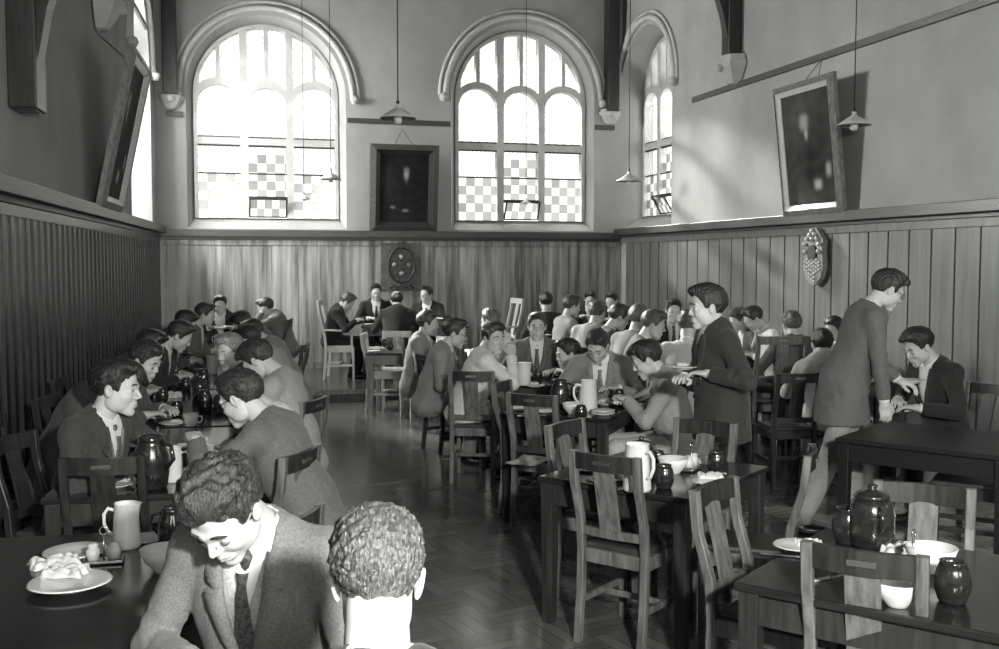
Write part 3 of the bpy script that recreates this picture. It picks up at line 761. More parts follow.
# ================================================================ implicit-surface modelling (numpy surface nets)
def surf_nets(D, org, h):
    nx, ny, nz = D.shape
    ins = D < 0
    if not ins.any(): return np.zeros((0, 3)), np.zeros((0, 4), int)
    c = [(0, 0, 0), (1, 0, 0), (0, 1, 0), (1, 1, 0), (0, 0, 1), (1, 0, 1), (0, 1, 1), (1, 1, 1)]
    sl = lambda A, o: A[o[0]:nx - 1 + o[0], o[1]:ny - 1 + o[1], o[2]:nz - 1 + o[2]]
    cnt = sum(sl(ins, o).astype(np.int8) for o in c)
    act = (cnt > 0) & (cnt < 8)
    idx = np.argwhere(act)
    vals = np.stack([sl(D, o)[act] for o in c], 1)
    acc = np.zeros((len(idx), 3)); num = np.zeros(len(idx))
    for a in range(8):
        for b in range(a + 1, 8):
            da = np.array(c[b]) - np.array(c[a])
            if np.abs(da).sum() != 1: continue
            va, vb = vals[:, a], vals[:, b]
            m = (va < 0) != (vb < 0)
            t = np.where(m, va / np.where(m, va - vb, 1), 0)
            acc += m[:, None] * (np.array(c[a]) + t[:, None] * da); num += m
    V = (idx + acc / num[:, None]) * h + org
    vid = np.full(act.shape, -1, np.int64); vid[act] = np.arange(len(idx))
    F_ = []
    for ax in range(3):
        o1 = [0, 0, 0]; o1[ax] = 1
        A = ins[:nx - o1[0], :ny - o1[1], :nz - o1[2]]; B = ins[o1[0]:, o1[1]:, o1[2]:]
        e = np.argwhere(A != B); sgn = A[tuple(e.T)]
        u, v = [(1, 2), (2, 0), (0, 1)][ax]
        ok = (e[:, u] > 0) & (e[:, v] > 0) & (e[:, u] < (nx, ny, nz)[u] - 1) & (e[:, v] < (nx, ny, nz)[v] - 1)
        e = e[ok]; sgn = sgn[ok]
        def g(du, dv):
            q = e.copy(); q[:, u] -= du; q[:, v] -= dv
            return vid[q[:, 0], q[:, 1], q[:, 2]]
        quad = np.stack([g(1, 1), g(0, 1), g(0, 0), g(1, 0)], 1)
        quad[~sgn] = quad[~sgn][:, ::-1]
        F_.append(quad)
    Fq = np.concatenate(F_); Fq = Fq[(Fq >= 0).all(1)]
    return V, Fq
def grid(lo, hi, h):
    lo = np.array(lo, float); n = np.ceil((np.array(hi) - lo) / h).astype(int) + 2
    g = np.meshgrid(*[lo[i] + h * np.arange(n[i]) for i in range(3)], indexing='ij')
    return np.stack(g, -1).astype(np.float32), lo
def smin(a, b, k):
    if k <= 0: return np.minimum(a, b)
    h = np.clip(.5 + .5 * (b - a) / k, 0, 1)
    return b + (a - b) * h - k * h * (1 - h)
def smax(a, b, k): return -smin(-a, -b, k)
def ell(Pp, c, r, R=None):
    q = Pp - np.asarray(c, np.float32)
    if R is not None: q = q @ np.asarray(R, np.float32)
    r = np.asarray(r, np.float32)
    k0 = np.linalg.norm(q / r, axis=-1); k1 = np.linalg.norm(q / (r * r), axis=-1) + 1e-9
    return k0 * (k0 - 1) / k1
def cone(Pp, a, b, ra, rb):
    a = np.asarray(a, np.float32); b = np.asarray(b, np.float32); d = b - a
    t = np.clip(((Pp - a) @ d) / (d @ d + 1e-12), 0, 1)
    return np.linalg.norm(Pp - a - t[..., None] * d, axis=-1) - (ra + (rb - ra) * t)
def rotz(a): c, s = math.cos(a), math.sin(a); return np.array([[c, -s, 0], [s, c, 0], [0, 0, 1.]])
def roty(a): c, s = math.cos(a), math.sin(a); return np.array([[c, 0, s], [0, 1, 0], [-s, 0, c]])   # tips the top towards +x
def rotx(a): c, s = math.cos(a), math.sin(a); return np.array([[1, 0, 0], [0, c, -s], [0, s, c]])
def wob(Pp, f, seed, n=3):
    rs = np.random.RandomState(seed); r = 0
    for i in range(n):
        d = rs.normal(size=3); d /= np.linalg.norm(d)
        r = r + np.sin(f * (1 + .5 * i) * (Pp @ d.astype(np.float32)) + rs.uniform(0, 6.28) + (1.3 * r if i else 0))
    return r / n

# ---- heads, in the head's own frame: x forward, y left, z up, 0 at the middle of the skull
HEADC = {}
def head_mesh(h, var=0):
    k = (h, var)
    if k in HEADC: return HEADC[k]
    rs = np.random.RandomState(50 + var)
    nl = rs.uniform(-.004, .006); jw = rs.uniform(-.005, .005); ch = rs.uniform(-.006, .006); fw = rs.uniform(-.003, .004)
    Pp, lo = grid((-.125, -.1, -.15), (.135, .1, .14), h)
    A = np.abs(Pp[..., 1]); Q = Pp.copy(); Q[..., 1] = A     # symmetric
    d = ell(Pp, (-.014, 0, .035), (.097, .076, .088))
    d = smin(d, ell(Pp, (.028, 0, -.035), (.058, .058 + fw, .075)), .03)
    d = smin(d, ell(Q, (.005, .040 + jw, -.062), (.040, .022, .034)), .03)
    d = smin(d, ell(Pp, (.066, 0, -.100 + ch), (.020, .024, .020)), .03)
    d = smin(d, ell(Q, (.052, .036, -.030), (.028, .022, .022)), .02)
    d = smin(d, cone(Q, (.074, .036, .020), (.083, .008, .016), .012, .012), .014)
    d = smax(d, -ell(Q, (.104, .033, -.001), (.024, .020, .0135)), .012)
    d = smin(d, ell(Q, (.068, .032, -.001), (.0165, .0155, .0125)), .004)      # eyelids
    d = smin(d, cone(Pp, (.083, 0, .012), (.1015 + nl, 0, -.027), .0065, .0092), .010)
    d = smin(d, ell(Q, (.090 + nl, .011, -.033), (.011, .0075, .0075)), .006)
    d = smax(d, -ell(Q, (.098 + nl, .007, -.042), (.005, .0035, .0045)), .003)
    d = smin(d, ell(Pp, (.074, 0, -.066), (.022, .028, .020)), .012)            # mouth mound
    d = smax(d, -cone(Q, (.100, 0, -.0665), (.086, .024, -.0665), .003, .002), .004)
    d = smax(d, -ell(Pp, (.096, 0, -.086), (.012, .022, .007)), .008)
    ear = ell(Q, (-.008, .080, -.006), (.019, .008, .031), rotx(-.25) @ rotz(-.0))
    ear = smax(ear, -ell(Q, (-.003, .090, -.003), (.010, .008, .018)), .004)
    d = smin(d, ear, .008)
    HEADC[k] = surf_nets(d, lo, h); return HEADC[k]
def lips_mesh(h):
    Pp, lo = grid((.07, -.035, -.09), (.115, .035, -.05), h * .8)
    Q = Pp.copy(); Q[..., 1] = np.abs(Q[..., 1])
    d = smin(cone(Q, (.0945, .0, -.0625), (.084, .022, -.0655), .0042, .0022), cone(Q, (.0935, .0, -.0715), (.084, .021, -.067), .005, .002), .001)
    return surf_nets(d, lo, h * .8)
HAIRC = {}
def hair_mesh(h, style, var=0):
    k = (h, style, var)
    if k in HAIRC: return HAIRC[k]
    Pp, lo = grid((-.15, -.12, -.10), (.13, .12, .18), h)
    x, y, z = Pp[..., 0], Pp[..., 1], Pp[..., 2]
    hl = np.interp(x, [-.13, -.085, -.045, -.028, .012, .030, .040, .058, .074, .12], [-.060, -.064, -.045, .000, -.006, -.016, .024, .056, .080, .096])
    t = np.interp(z - hl, [0, .03, .085], [.0015, .006, .014])
    d = ell(Pp, (-.015, 0, .036), (.098, .0770, .089)) - t
    side = var % 2 * 2 - 1
    if style == 'quiff':
        d = smin(d, ell(Pp, (.030, side * .012, .112), (.058, .052, .022), roty(-.1)), .03)
    elif style == 'wave':
        d = smin(d, ell(Pp, (.026, side * .02, .110), (.062, .054, .024)), .03)
        d = smin(d, ell(Pp, (.070, side * .022, .096), (.022, .032, .018)), .02)
    elif style == 'curly':
        d = smin(d, ell(Pp, (.012, 0, .092), (.086, .074, .044)), .03)
    elif style == 'flop':
        d = smin(d, ell(Pp, (.034, side * .01, .108), (.062, .056, .024), roty(.2)), .03)
        d = smin(d, ell(Pp, (.080, side * .02, .084), (.022, .034, .022)), .02)
    if style in ('flop', 'wave'): hl = hl - .012 * np.exp(-((y - side * .02) / .03) ** 2) * (x > .05)
    d = smax(d, (hl - z) * .75, .006)
    d = smax(d, -ell(Pp * np.array([1, 1, 1], np.float32), (.075, 0, -.03), (.045, .08, .10)), .004)
    if style == 'curly':
        if var % 3 == 1:                        # waves turning round the crown
            ax = np.array([-.62, 0, .78], np.float32); c0 = np.array([-.05, 0, .05], np.float32)
            q = Pp - c0; e2 = np.array([.78, 0, .62], np.float32)
            a_, b_ = q[..., 1], q @ e2; ph = np.arctan2(a_, b_); rr = np.sqrt(a_ * a_ + b_ * b_)
            w_ = wob(Pp, 55, 9)
            d = d - .0046 * np.sin(5 * ph + rr * 150 + 3.0 * w_) * np.clip(rr / .03, 0, 1) - .0018 * np.sin(11 * ph - rr * 260 + 4 * w_) * np.clip(rr / .03, 0, 1) - .0008 * wob(Pp, 500, 4)
        else:
            W = Pp + .010 * np.stack([wob(Pp, 60, 3 + var), wob(Pp, 60, 5 + var), wob(Pp, 60, 9 + var)], -1).astype(np.float32)
            d = d - .0052 * wob(W, 170, 11 + var) - .0030 * wob(W, 330, 12 + var) - .0010 * wob(W, 620, 13)
    else:
        # combed strands: ridges that run front to back
        ang = y * 330 + 6 * np.sin(x * 22 + var) + z * 60
        d = d - .0016 * np.sin(ang) - .0030 * wob(Pp * np.array([.35, 1, .6], np.float32), 160, 31 + var)
    HAIRC[k] = surf_nets(d, lo, h); return HAIRC[k]
HANDC = {}
def hand_mesh(h, curl, side, spread=1.0):
    """x along the fingers, z = back of the hand, thumb towards +y for side = 1"""
    k = (h, round(curl, 2), side)
    if k in HANDC: return HANDC[k]
    Pp, lo = grid((-.06, -.075, -.10), (.20, .075, .05), h)
    d = ell(Pp, (.045, 0, 0), (.055, .040, .017))
    d = smin(d, ell(Pp, (.025, .022, -.006), (.034, .018, .016)), .012)
    d = smin(d, cone(Pp, (-.06, 0, 0), (.01, 0, 0), .024, .026), .02)
    for i, (y0, L) in enumerate(((.028, .070), (.010, .078), (-.010, .073), (-.028, .057))):
        p = np.array([.082 - .004 * abs(i - 1), y0, .002]); a = curl * .6; yaw = (y0 * 2.2) * spread
        for j, (fr, r0, r1) in enumerate(((.45, .0095, .0088), (.31, .0088, .0080), (.24, .0080, .0068))):
            q = p + fr * L * np.array([math.cos(a) * math.cos(yaw), math.sin(yaw) * math.cos(a), -math.sin(a)])
            d = smin(d, cone(Pp, p, q, r0, r1), .004 if j else .008)
            p = q; a += curl * (1.0 if j == 0 else .7)
    tp = [(.012, .024, -.006), (.045, .050, -.016), (.070, .055, -.028), (.090, .048, -.036)]
    for j in range(3): d = smin(d, cone(Pp, tp[j], tp[j + 1], .0125 - .001 * j, .0115 - .0015 * j), .006)
    V, Fq = surf_nets(d, lo, h)
    if side < 0: V = V * np.array([1, -1, 1]); Fq = Fq[:, ::-1]
    HANDC[k] = (V, Fq); return HANDC[k]

class Acc:
    def __init__(s): s.V = []; s.F = []; s.n = 0
    def add(s, VF, R=None, T=None, sc=1.0):
        V, Fq = VF
        if len(V) == 0: return s
        V = V * sc
        if R is not None: V = V @ np.asarray(R).T
        if T is not None: V = V + np.asarray(T)
        s.V.append(V); s.F.append(Fq + s.n); s.n += len(V); return s
    def obj(s, name, parent, m):
        if not s.V: return None
        return link(name, mesh_np(name, np.concatenate(s.V), np.concatenate(s.F)), parent, m)

def ik(S, T, l1, l2, hint):
    S = np.array(S, float); T = np.array(T, float); d = T - S; L = np.linalg.norm(d); Lm = min(L, (l1 + l2) * .985)
    d /= L; T = S + d * Lm
    a = math.acos(max(-1, min(1, (l1 * l1 + Lm * Lm - l2 * l2) / (2 * l1 * Lm))))
    hnt = np.array(hint, float); hnt = hnt - d * (hnt @ d); hnt /= np.linalg.norm(hnt) + 1e-9
    return S + (d * math.cos(a) + hnt * math.sin(a)) * l1, T
PN = [0]
def person(label, px, py, Y, yaw, jacket=.15, seat=True, base=0.0, lean=12, nod=15, turn=0, tilt=0, hands=None, trousers=None, hair=.04, style='quiff',
           tie=.05, glasses=False, res=1, shirt=.75, coat=True, skin=None, group=None, hand_curl=(.45, .45), vest=None, chair=True, legs=True, chair_label=None,
           size=1.0, twist=0, chair_kind='mid', headk=1.0, open_eyes=None, knee_out=.1, feet=None, side_lean=0, mouth=True, buttons=None):
    """px, py = where the top of the head shows; Y = how far away; yaw = facing direction in degrees"""
    if trousers is None: trousers = jacket if coat else .12
    PN[0] += 1; seed = PN[0] * 7
    rs = np.random.RandomState(seed)
    D2 = math.radians
    top = PY(px, py, Y)
    R1 = rotz(D2(twist)) @ rotx(D2(side_lean)) @ roty(D2(lean * .62)); R2 = rotz(D2(twist)) @ rotx(D2(side_lean)) @ roty(D2(lean * 1.45 + 4))
    Rn = rotz(D2(twist + turn * .4)) @ roty(D2(lean * .95 + nod * .6 + 6)); Rh = rotz(D2(twist + turn)) @ roty(D2(nod)) @ rotx(D2(tilt))
    hz = .53 if seat else .92
    def spine(ts):
        H = np.array([0, 0, hz]); C = H + R1 @ np.array([0, 0, .27 * ts]); N = C + R2 @ np.array([0, 0, .235 * ts])
        HB = N + Rn @ np.array([.008, 0, .07 * ts]); HC = HB + Rh @ np.array([.022, 0, .078]) * headk
        return H, C, N, HC
    htop = Rh @ np.array([-.0, 0, .115]) * headk; tz = .128 * headk
    want = (top.z - base) / size
    lo_, hi_ = .84, 1.12
    for _ in range(20):
        ts = (lo_ + hi_) / 2
        if spine(ts)[3][2] + tz < want: lo_ = ts
        else: hi_ = ts
    H, C, N, HC = spine(ts)
    # place so that the head's top lands on the wanted spot
    yr = D2(yaw); Rw = rotz(yr)
    off = Rw @ (HC + htop * .6) * size
    X0, Y0 = top.x - off[0], top.y - off[1]
    root = empty('person', (X0, Y0, base), yr, label, 'person', group, scale=size)
    hres = {0: .0032, 1: .0055, 2: .0085}[res]; jres = {0: .011, 1: .014, 2: .020}[res]
    dres = {0: .0038, 1: .0055, 2: .008}[res]
    SL = N + R2 @ np.array([-.005, .172, -.055]); SR = N + R2 @ np.array([-.005, -.172, -.055])
    if hands is None: hands = ((.36, .13, .80), (.36, -.13, .80))
    arms = []
    for S, T, sg in ((SL, hands[0], 1), (SR, hands[1], -1)):
        T = np.array(T, float)
        hint = (-.35, sg * .9, -.75) if not (seat and T[2] > .98) else (.25, sg * .35, -1.0)
        E, Wp = ik(S, T, .29, .25, hint); arms.append((S, E, Wp, sg))
    M = 'skin'
    skin_m = skin or (SKIN if res else SKINP)
    # ---- legs
    if seat:
        kn = [np.array([.43, sg * (knee_out + .02), .50]) for sg in (1, -1)]
        an = [np.array([.40 + rs.uniform(-.12, .06), sg * knee_out, .09]) for sg in (1, -1)]
    else:
        f = feet or ((.05, .10), (-.05, -.10))
        an = [np.array([f[0][0], f[0][1], .09]), np.array([f[1][0], f[1][1], .09])]
        hp = [np.array([0, .09, hz]), np.array([0, -.09, hz])]
        kn = [(hp[i] + an[i]) / 2 + np.array([.05, 0, 0]) for i in range(2)]
    hips = [H + np.array([0, .088, -.01]), H + np.array([0, -.088, -.01])]
    # ---- the body under the clothes: one surface, fine at the head and hands
    body = Acc()
    HCT = HC
    body.add(head_mesh(hres, PN[0] % 6), Rh, HCT, headk)
    lo = np.minimum.reduce([H, C, N, SL, SR] + [a[1] for a in arms] + [a[2] for a in arms] + kn + an) - .2
    hi = np.maximum.reduce([H, C, N, SL, SR] + [a[1] for a in arms] + [a[2] for a in arms] + kn + an) + .2
    Pp, o = grid(lo, hi, .026)
    d = ell(Pp, H * .32 + N * .68, (.088, .15, .20), R1)
    d = smin(d, ell(Pp, H * .75 + N * .25, (.085, .13, .18), R1), .05)
    d = smin(d, cone(Pp, SL, SR, .040, .040), .04)
    for S, E, Wp, sg in arms:
        d = smin(d, cone(Pp, S, E, .040, .033), .02); d = smin(d, cone(Pp, E, E * .12 + Wp * .88, .034, .028), .01)
    for i in range(2):
        d = smin(d, cone(Pp, hips[i], kn[i], .065, .045), .03)
        d = smin(d, cone(Pp, kn[i], an[i], .045, .034), .02)
    body.add(surf_nets(d, o, .026))
    nlo = np.minimum(HC, N) - .13; nhi = np.maximum(HC, N) + .13
    Pp, o = grid(nlo, nhi, max(hres * 1.3, .006))
    jaw = HC + Rh @ np.array([-.028, 0, -.045]) * headk
    d = cone(Pp, jaw, N + R2 @ np.array([-.012, 0, .01]), .053, .058)
    d = smin(d, cone(Pp, jaw, HC + Rh @ np.array([.02, 0, -.07]) * headk, .045, .028), .02)
    d = smax(d, -((Pp - (N + R2 @ np.array([0, 0, -.03]))) @ (R2 @ np.array([0, 0, 1.])).astype(np.float32)), .01)
    body.add(surf_nets(d, o, max(hres * 1.3, .006)))
    cuffs = []
    for i, (S, E, Wp, sg) in enumerate(arms):
        fx = Wp - E; fx = fx / np.linalg.norm(fx)
        droop = 0.0
        if hand_curl[i] is None: continue
        up = np.array([0, 0, 1.]) if abs(fx[2]) < .85 else np.array([0, sg * 1.0, 0.])
        hx = fx.copy()
        if abs(fx[2]) < .85: hx[2] = hx[2] * .4 - .02; hx /= np.linalg.norm(hx)
        zz = up - hx * (up @ hx); zz /= np.linalg.norm(zz); yy = np.cross(zz, hx)
        Rhand = np.stack([hx, yy, zz], 1)
        body.add(hand_mesh(dres, hand_curl[i], -sg), Rhand, Wp + hx * .005)
        cuffs.append((E, Wp, fx))
    body.obj('body', root, skin_m)
    # ---- face details
    hd = Matrix([list(Rh[r]) + [HCT[r]] for r in range(3)] + [[0, 0, 0, 1]]) @ Matrix.Scale(headk, 4)
    Acc().add(hair_mesh(hres * (1.0 if res < 2 else .9), style, PN[0] % 3), Rh, HCT, headk).obj('hair', root, hairmat(hair))
    if res < 2:
        if open_eyes is None: open_eyes = nod < 18
        for sg in (-1, 1):
            mb = MB()
            mb.tube([(.080, sg * .052, .022), (.089, sg * .040, .030), (.092, sg * .028, .0295), (.093, sg * .016, .025)], [.002, .0042, .0042, .003], 6)
            mb.xf(hd).obj('eyebrow', hairmat(hair), root)
        if mouth: Acc().add(lips_mesh(max(hres * .7, .002)), Rh, HCT, headk).obj('lips', root, LIPS)
        if open_eyes:
            for sg in (-1, 1):
                mb = MB(); mb.lathe([(0, -.0115), (.008, -.0083), (.0115, 0), (.008, .0083), (0, .0115)], 12, c=(.0728, sg * .032, -.001)); e = mb.xf(hd).obj('eyeball', EYEW, root)
                mb = MB(); mb.tube([(.0830, sg * .0315, -.001), (.0850, sg * .0315, -.001)], .0052, 10); mb.xf(hd).obj('iris', EYED, e)
        else:
            mb = MB()
            for sg in (-1, 1): mb.tube([(.078, sg * .046, -.007), (.0845, sg * .038, -.010), (.0860, sg * .030, -.0105), (.083, sg * .020, -.008)], [.001, .0018, .0018, .001], 5)
            mb.xf(hd).obj('eyelashes', EYED, root)
    if glasses:
        mb = MB()
        for sg in (-1, 1):
            mb.tube([(.098 - .004 * abs(math.cos(t * math.pi / 8)), sg * .033 + .023 * math.cos(t * math.pi / 8), -.002 + .018 * math.sin(t * math.pi / 8)) for t in range(16)], .0019 if res == 0 else .0013, 6, closed=True)
            mb.tube([(.094, sg * .056, .006), (.06, sg * .074, .008), (.0, sg * .080, .010), (-.02, sg * .078, -.008)], .0018, 5)
        mb.tube([(.098, -.010, .004), (.101, 0, .006), (.098, .010, .004)], .0018, 5)
        mb.xf(hd).obj('spectacles', BLACKI, root)
    # ---- torso garments
    lo = np.minimum.reduce([H - .05, C, N, SL, SR] + [a[1] for a in arms] + [a[2] for a in arms]) - .17
    hi = np.maximum.reduce([H, C, N, SL, SR] + [a[1] for a in arms] + [a[2] for a in arms]) + .17
    if not seat: lo[2] = hz - .24
    else: lo[2] = hz - .19
    Pp, o = grid(lo, hi, jres)
    up2 = (R2 @ np.array([0, 0, 1.])).astype(np.float32); fw2 = (R2 @ np.array([1., 0, 0])).astype(np.float32); lf2 = (R2 @ np.array([0, 1., 0])).astype(np.float32)
    L = (Pp - N.astype(np.float32)); cz = L @ up2; cx = L @ fw2; cy = L @ lf2
    def torso(Pp, g):
        d = ell(Pp, H * .36 + N * .64, (.118 + g, .176 + g, .235 + g), R1)
        d = smin(d, ell(Pp, H * .75 + N * .25, (.118 + g, .160 + g, .20), R1), .06)
        d = smin(d, cone(Pp, SL, SR, .052 + g, .052 + g), .05)
        d = smin(d, ell(Pp, N + R2 @ np.array([-.012, 0, -.035]), (.062 + g, .115 + g, .050 + g), R2), .03)
        return d
    g = .016 if coat else .004
    d = torso(Pp, g)
    if seat: d = smin(d, ell(Pp, H + np.array([.005, 0, -.02]), (.150, .188, .135)), .05)
    else: d = smin(d, cone(Pp, H + [0, 0, .05], H + [0, 0, -.24], .150, .178), .06)
    if not seat:
        for i in range(2): d = smin(d, cone(Pp, hips[i], hips[i] * .5 + kn[i] * .5, .112, .115), .05)
    rA = (.060, .050, .043) if coat else (.052, .043, .036)
    for S, E, Wp, sg in arms:
        We = E + (Wp - E) * (.93 if coat else .90)
        fx = ((Wp - E) / np.linalg.norm(Wp - E)).astype(np.float32)
        a_ = smax(cone(Pp, E, Wp, rA[1], rA[2]), (Pp - We.astype(np.float32)) @ fx - .004, 0)
        a_ = smin(cone(Pp, S, E, rA[0], rA[1]), a_, .012)
        dd = np.linalg.norm(Pp - E.astype(np.float32), axis=-1)      # fold rings at the elbow
        a_ = a_ + .0045 * np.sin(dd * 150) * np.exp(-(dd / .11) ** 2)
        kk = .035 * np.clip(1.6 - np.linalg.norm(Pp - S.astype(np.float32), axis=-1) / .16, .12, 1)
        hh = np.clip(.5 + .5 * (a_ - d) / kk, 0, 1); d = a_ + (d - a_) * hh - kk * hh * (1 - hh)
    d = d - .0055 * wob(Pp, 26, seed) - .0035 * wob(Pp * np.array([1, 1, .5], np.float32), 62, seed + 1)
    hem = (hz - .125) if seat else (hz - .205)
    d = smax(d, (hem - Pp[..., 2]), .006)
    # neck opening
    nk = cone(Pp, N + R2 @ np.array([-.012, 0, -.04]), HC + Rh @ np.array([-.02, 0, -.03]), .056, .060)
    d = smax(d, -nk, .004)
    if coat:
        d0 = d.copy()
        zt, zb = .0, -.30
        w = np.interp(cz, [zb, -.10, .03], [.0, .052, .066])
        fr = cx > -.01
        vd = np.abs(cy) - w                     # < 0 inside the opening
        band = (vd > 0) & (vd < .045 * np.interp(cz, [zb, -.12, .03], [.3, 1.1, .8])) & fr & (cz > zb)
        d = np.where(fr & (cz > zb) & (vd < 0), np.maximum(d, -vd), d)
        # collar roll round the back of the neck
        for k in range(7):
            a0, a1 = D2(80 + k * 28.57), D2(80 + (k + 1) * 28.57)
            pa = N + R2 @ np.array([.066 * math.cos(a0) - .008, .072 * math.sin(a0), .012 + .012 * (-math.cos(a0))]); pb = N + R2 @ np.array([.066 * math.cos(a1) - .008, .072 * math.sin(a1), .012 + .012 * (-math.cos(a1))])
            d = smin(d, cone(Pp, pa, pb, .013, .013), .008)
        jk = Acc().add(surf_nets(d, o, jres)).obj('jacket', root, jmat(jacket))
        def front(cyv, czv, off=.0):
            base_ = N + R2 @ np.array([0, cyv, czv]); xs = np.linspace(.30, .0, 61)
            pts_ = base_[None] + xs[:, None] * (R2 @ np.array([1., 0, 0]))[None]
            g_ = np.clip((pts_ - o) / jres, 0, np.array(d0.shape) - 1.001); i0 = g_.astype(int); f_ = g_ - i0
            v_ = 0
            for a_ in (0, 1):
                for b_ in (0, 1):
                    for c_ in (0, 1):
                        v_ = v_ + d0[i0[:, 0] + a_, i0[:, 1] + b_, i0[:, 2] + c_] * (f_[:, 0] if a_ else 1 - f_[:, 0]) * (f_[:, 1] if b_ else 1 - f_[:, 1]) * (f_[:, 2] if c_ else 1 - f_[:, 2])
            k_ = np.argmax(v_ < 0)
            if v_[k_] >= 0 or k_ == 0: return base_ + .12 * (R2 @ np.array([1., 0, 0]))
            t_ = v_[k_ - 1] / (v_[k_ - 1] - v_[k_])
            return base_ + (xs[k_ - 1] + t_ * (xs[k_] - xs[k_ - 1]) + off) * (R2 @ np.array([1., 0, 0]))
        if res < 2:
            ss = [0, .08, .16, .24, .27, .275, .31, .36, .46, .58, .70, .82, .92, 1.0]
            ww = [.030, .040, .050, .056, .050, .030, .052, .070, .066, .056, .044, .030, .016, .004]
            for sg in (-1, 1):
                mb = MB(); rows = []
                for s_, w_ in zip(ss, ww):
                    cz_ = .005 - .305 * s_; yi = float(np.interp(cz_, [-.30, -.10, .03], [.0, .052, .066])) - .003
                    rows.append([mb.bm.verts.new(front(sg * yi, cz_, -.004)), mb.bm.verts.new(front(sg * yi, cz_, .006)), mb.bm.verts.new(front(sg * (yi + w_ * .5), cz_, .010)), mb.bm.verts.new(front(sg * (yi + w_), cz_, .008)), mb.bm.verts.new(front(sg * (yi + w_ + .002), cz_, -.004))])
                for A_, B_ in zip(rows, rows[1:]):
                    for k_ in range(4): mb.bm.faces.new((A_[k_], A_[k_ + 1], B_[k_ + 1], B_[k_])).smooth = k_ in (1, 2)
                mb.obj('lapel', root, jmat(jacket)) if False else mb.obj('lapel', jmat(jacket), root)
            for (by, bz) in (buttons or ((.012, -.335),)):
                p_ = front(by, bz, .002); q_ = p_ + .005 * (R2 @ np.array([1., 0, 0]))
                MB().tube([p_, q_], .011, 10).obj('button', BLACKI, root)
    # shirt (and waistcoat) inside the jacket, or the whole shirt
    sm = mat('shirt_%03d' % int(shirt * 1000), shirt, .75, bump=.15, scale=(30, 30, 30), sheen=.1)
    sh = Acc()
    if coat:
        lo2 = np.minimum.reduce([C, N, SL, SR]) - .16; hi2 = np.maximum.reduce([C, N, SL, SR]) + .14
        h2 = {0: .007, 1: .010, 2: .02}[res]
        Q, o2 = grid(lo2, hi2, h2)
        s_ = torso(Q, .003); s_ = smax(s_, -cone(Q, N + R2 @ np.array([-.012, 0, -.04]), HC, .050, .056), .004)
        s_ = smax(s_, ((Q - (N + R2 @ np.array([0, 0, -.37])).astype(np.float32)) @ -up2), .01)
        VF = surf_nets(s_, o2, h2)
        if vest is not None:
            LQ = Q - N.astype(np.float32); qz = LQ @ up2; qx = LQ @ fw2; qy = LQ @ lf2
            v_ = torso(Q, .010); wv = np.interp(qz, [-.17, .02], [0, .058])
            v_ = np.where(qx > 0, smax(v_, wv - np.abs(qy), .003), v_)
            v_ = smax(v_, qz + .02 + (qx < 0) * .03, .003)
            v_ = smax(v_, ((Q - (N + R2 @ np.array([0, 0, -.40])).astype(np.float32)) @ -up2), .01)
            Acc().add(surf_nets(v_, o2, h2)).obj('pullover', root, jmat(vest))
        sh.add(VF)
    else:
        sh.add(surf_nets(d, o, jres))
    # shirt collar: a leaning band with two points in front
    R3 = R2
    ch = {0: .0055, 1: .008, 2: .012}[res]
    Q, o2 = grid(N - .12, N + .12, ch)
    cd = None
    for k in range(12):
        a0, a1 = D2(k * 30 + 12), D2(min((k + 1) * 30 + 12, 348))
        pt = lambda a, zz: N + R2 @ np.array([.060 * math.cos(a) - .004, .060 * math.sin(a), zz + .012 - .024 * max(0, math.cos(a)) ** 2])
        e = smin(cone(Q, pt(a0, .010), pt(a1, .010), .0075, .0075), cone(Q, pt(a0, .026), pt(a1, .026), .006, .006), .008)
        cd = e if cd is None else smin(cd, e, .004)
    for sg in (-1, 1):
        cd = smin(cd, cone(Q, N + R2 @ np.array([.056, sg * .018, -.002]), N + R2 @ np.array([.076, sg * .040, -.052]), .012, .005), .006)
    sh.add(surf_nets(cd, o2, ch))
    if coat:
        for E, Wp, fx in cuffs:
            a = E + (Wp - E) * .90; Q, o2 = grid(np.minimum(a, Wp) - .07, np.maximum(a, Wp) + .07, ch)
            c_ = cone(Q, a, Wp - fx * .004, .034, .034); c_ = smax(c_, ((Q - (Wp - fx * .002).astype(np.float32)) @ fx.astype(np.float32)), .001)
            sh.add(surf_nets(c_, o2, ch))
    sh.obj('shirt', root, sm)
    if tie is not None and res < 2 or (tie is not None and lean < 12):
        # knot and blade lying on the shirt front
        zs_ = np.linspace(-.035, -.27, 9); pts = []
        for z_ in zs_:
            base_ = N + R2 @ np.array([0, 0, z_]); xs = np.linspace(.02, .20, 46)
            line = (base_[None] + xs[:, None] * (R2 @ np.array([1., 0, 0]))[None]).astype(np.float32)
            s_ = torso(line, .003); j = min(45, int(np.max(np.nonzero(s_ < 0)[0])) + 1) if (s_ < 0).any() else 10
            pts.append(base_ + (xs[j] + (.015 if len(pts) < 3 else .010)) * (R2 @ np.array([1., 0, 0])))
        mb = MB(); a = []
        ly = R2 @ np.array([0, 1., 0]); fx_ = R2 @ np.array([1., 0, 0])
        for i, p in enumerate(pts):
            w = np.interp(i, [0, 1, 2, 8], [.018, .012, .017, .036])
            a.append([mb.bm.verts.new(p - ly * w), mb.bm.verts.new(p + fx_ * .006 - ly * w * .5), mb.bm.verts.new(p + fx_ * .006 + ly * w * .5), mb.bm.verts.new(p + ly * w)])
        for A, B in zip(a, a[1:]):
            for k in range(3): mb.bm.faces.new((A[k], A[k + 1], B[k + 1], B[k])).smooth = True
        kp = N + R2 @ np.array([.068, 0, -.018])
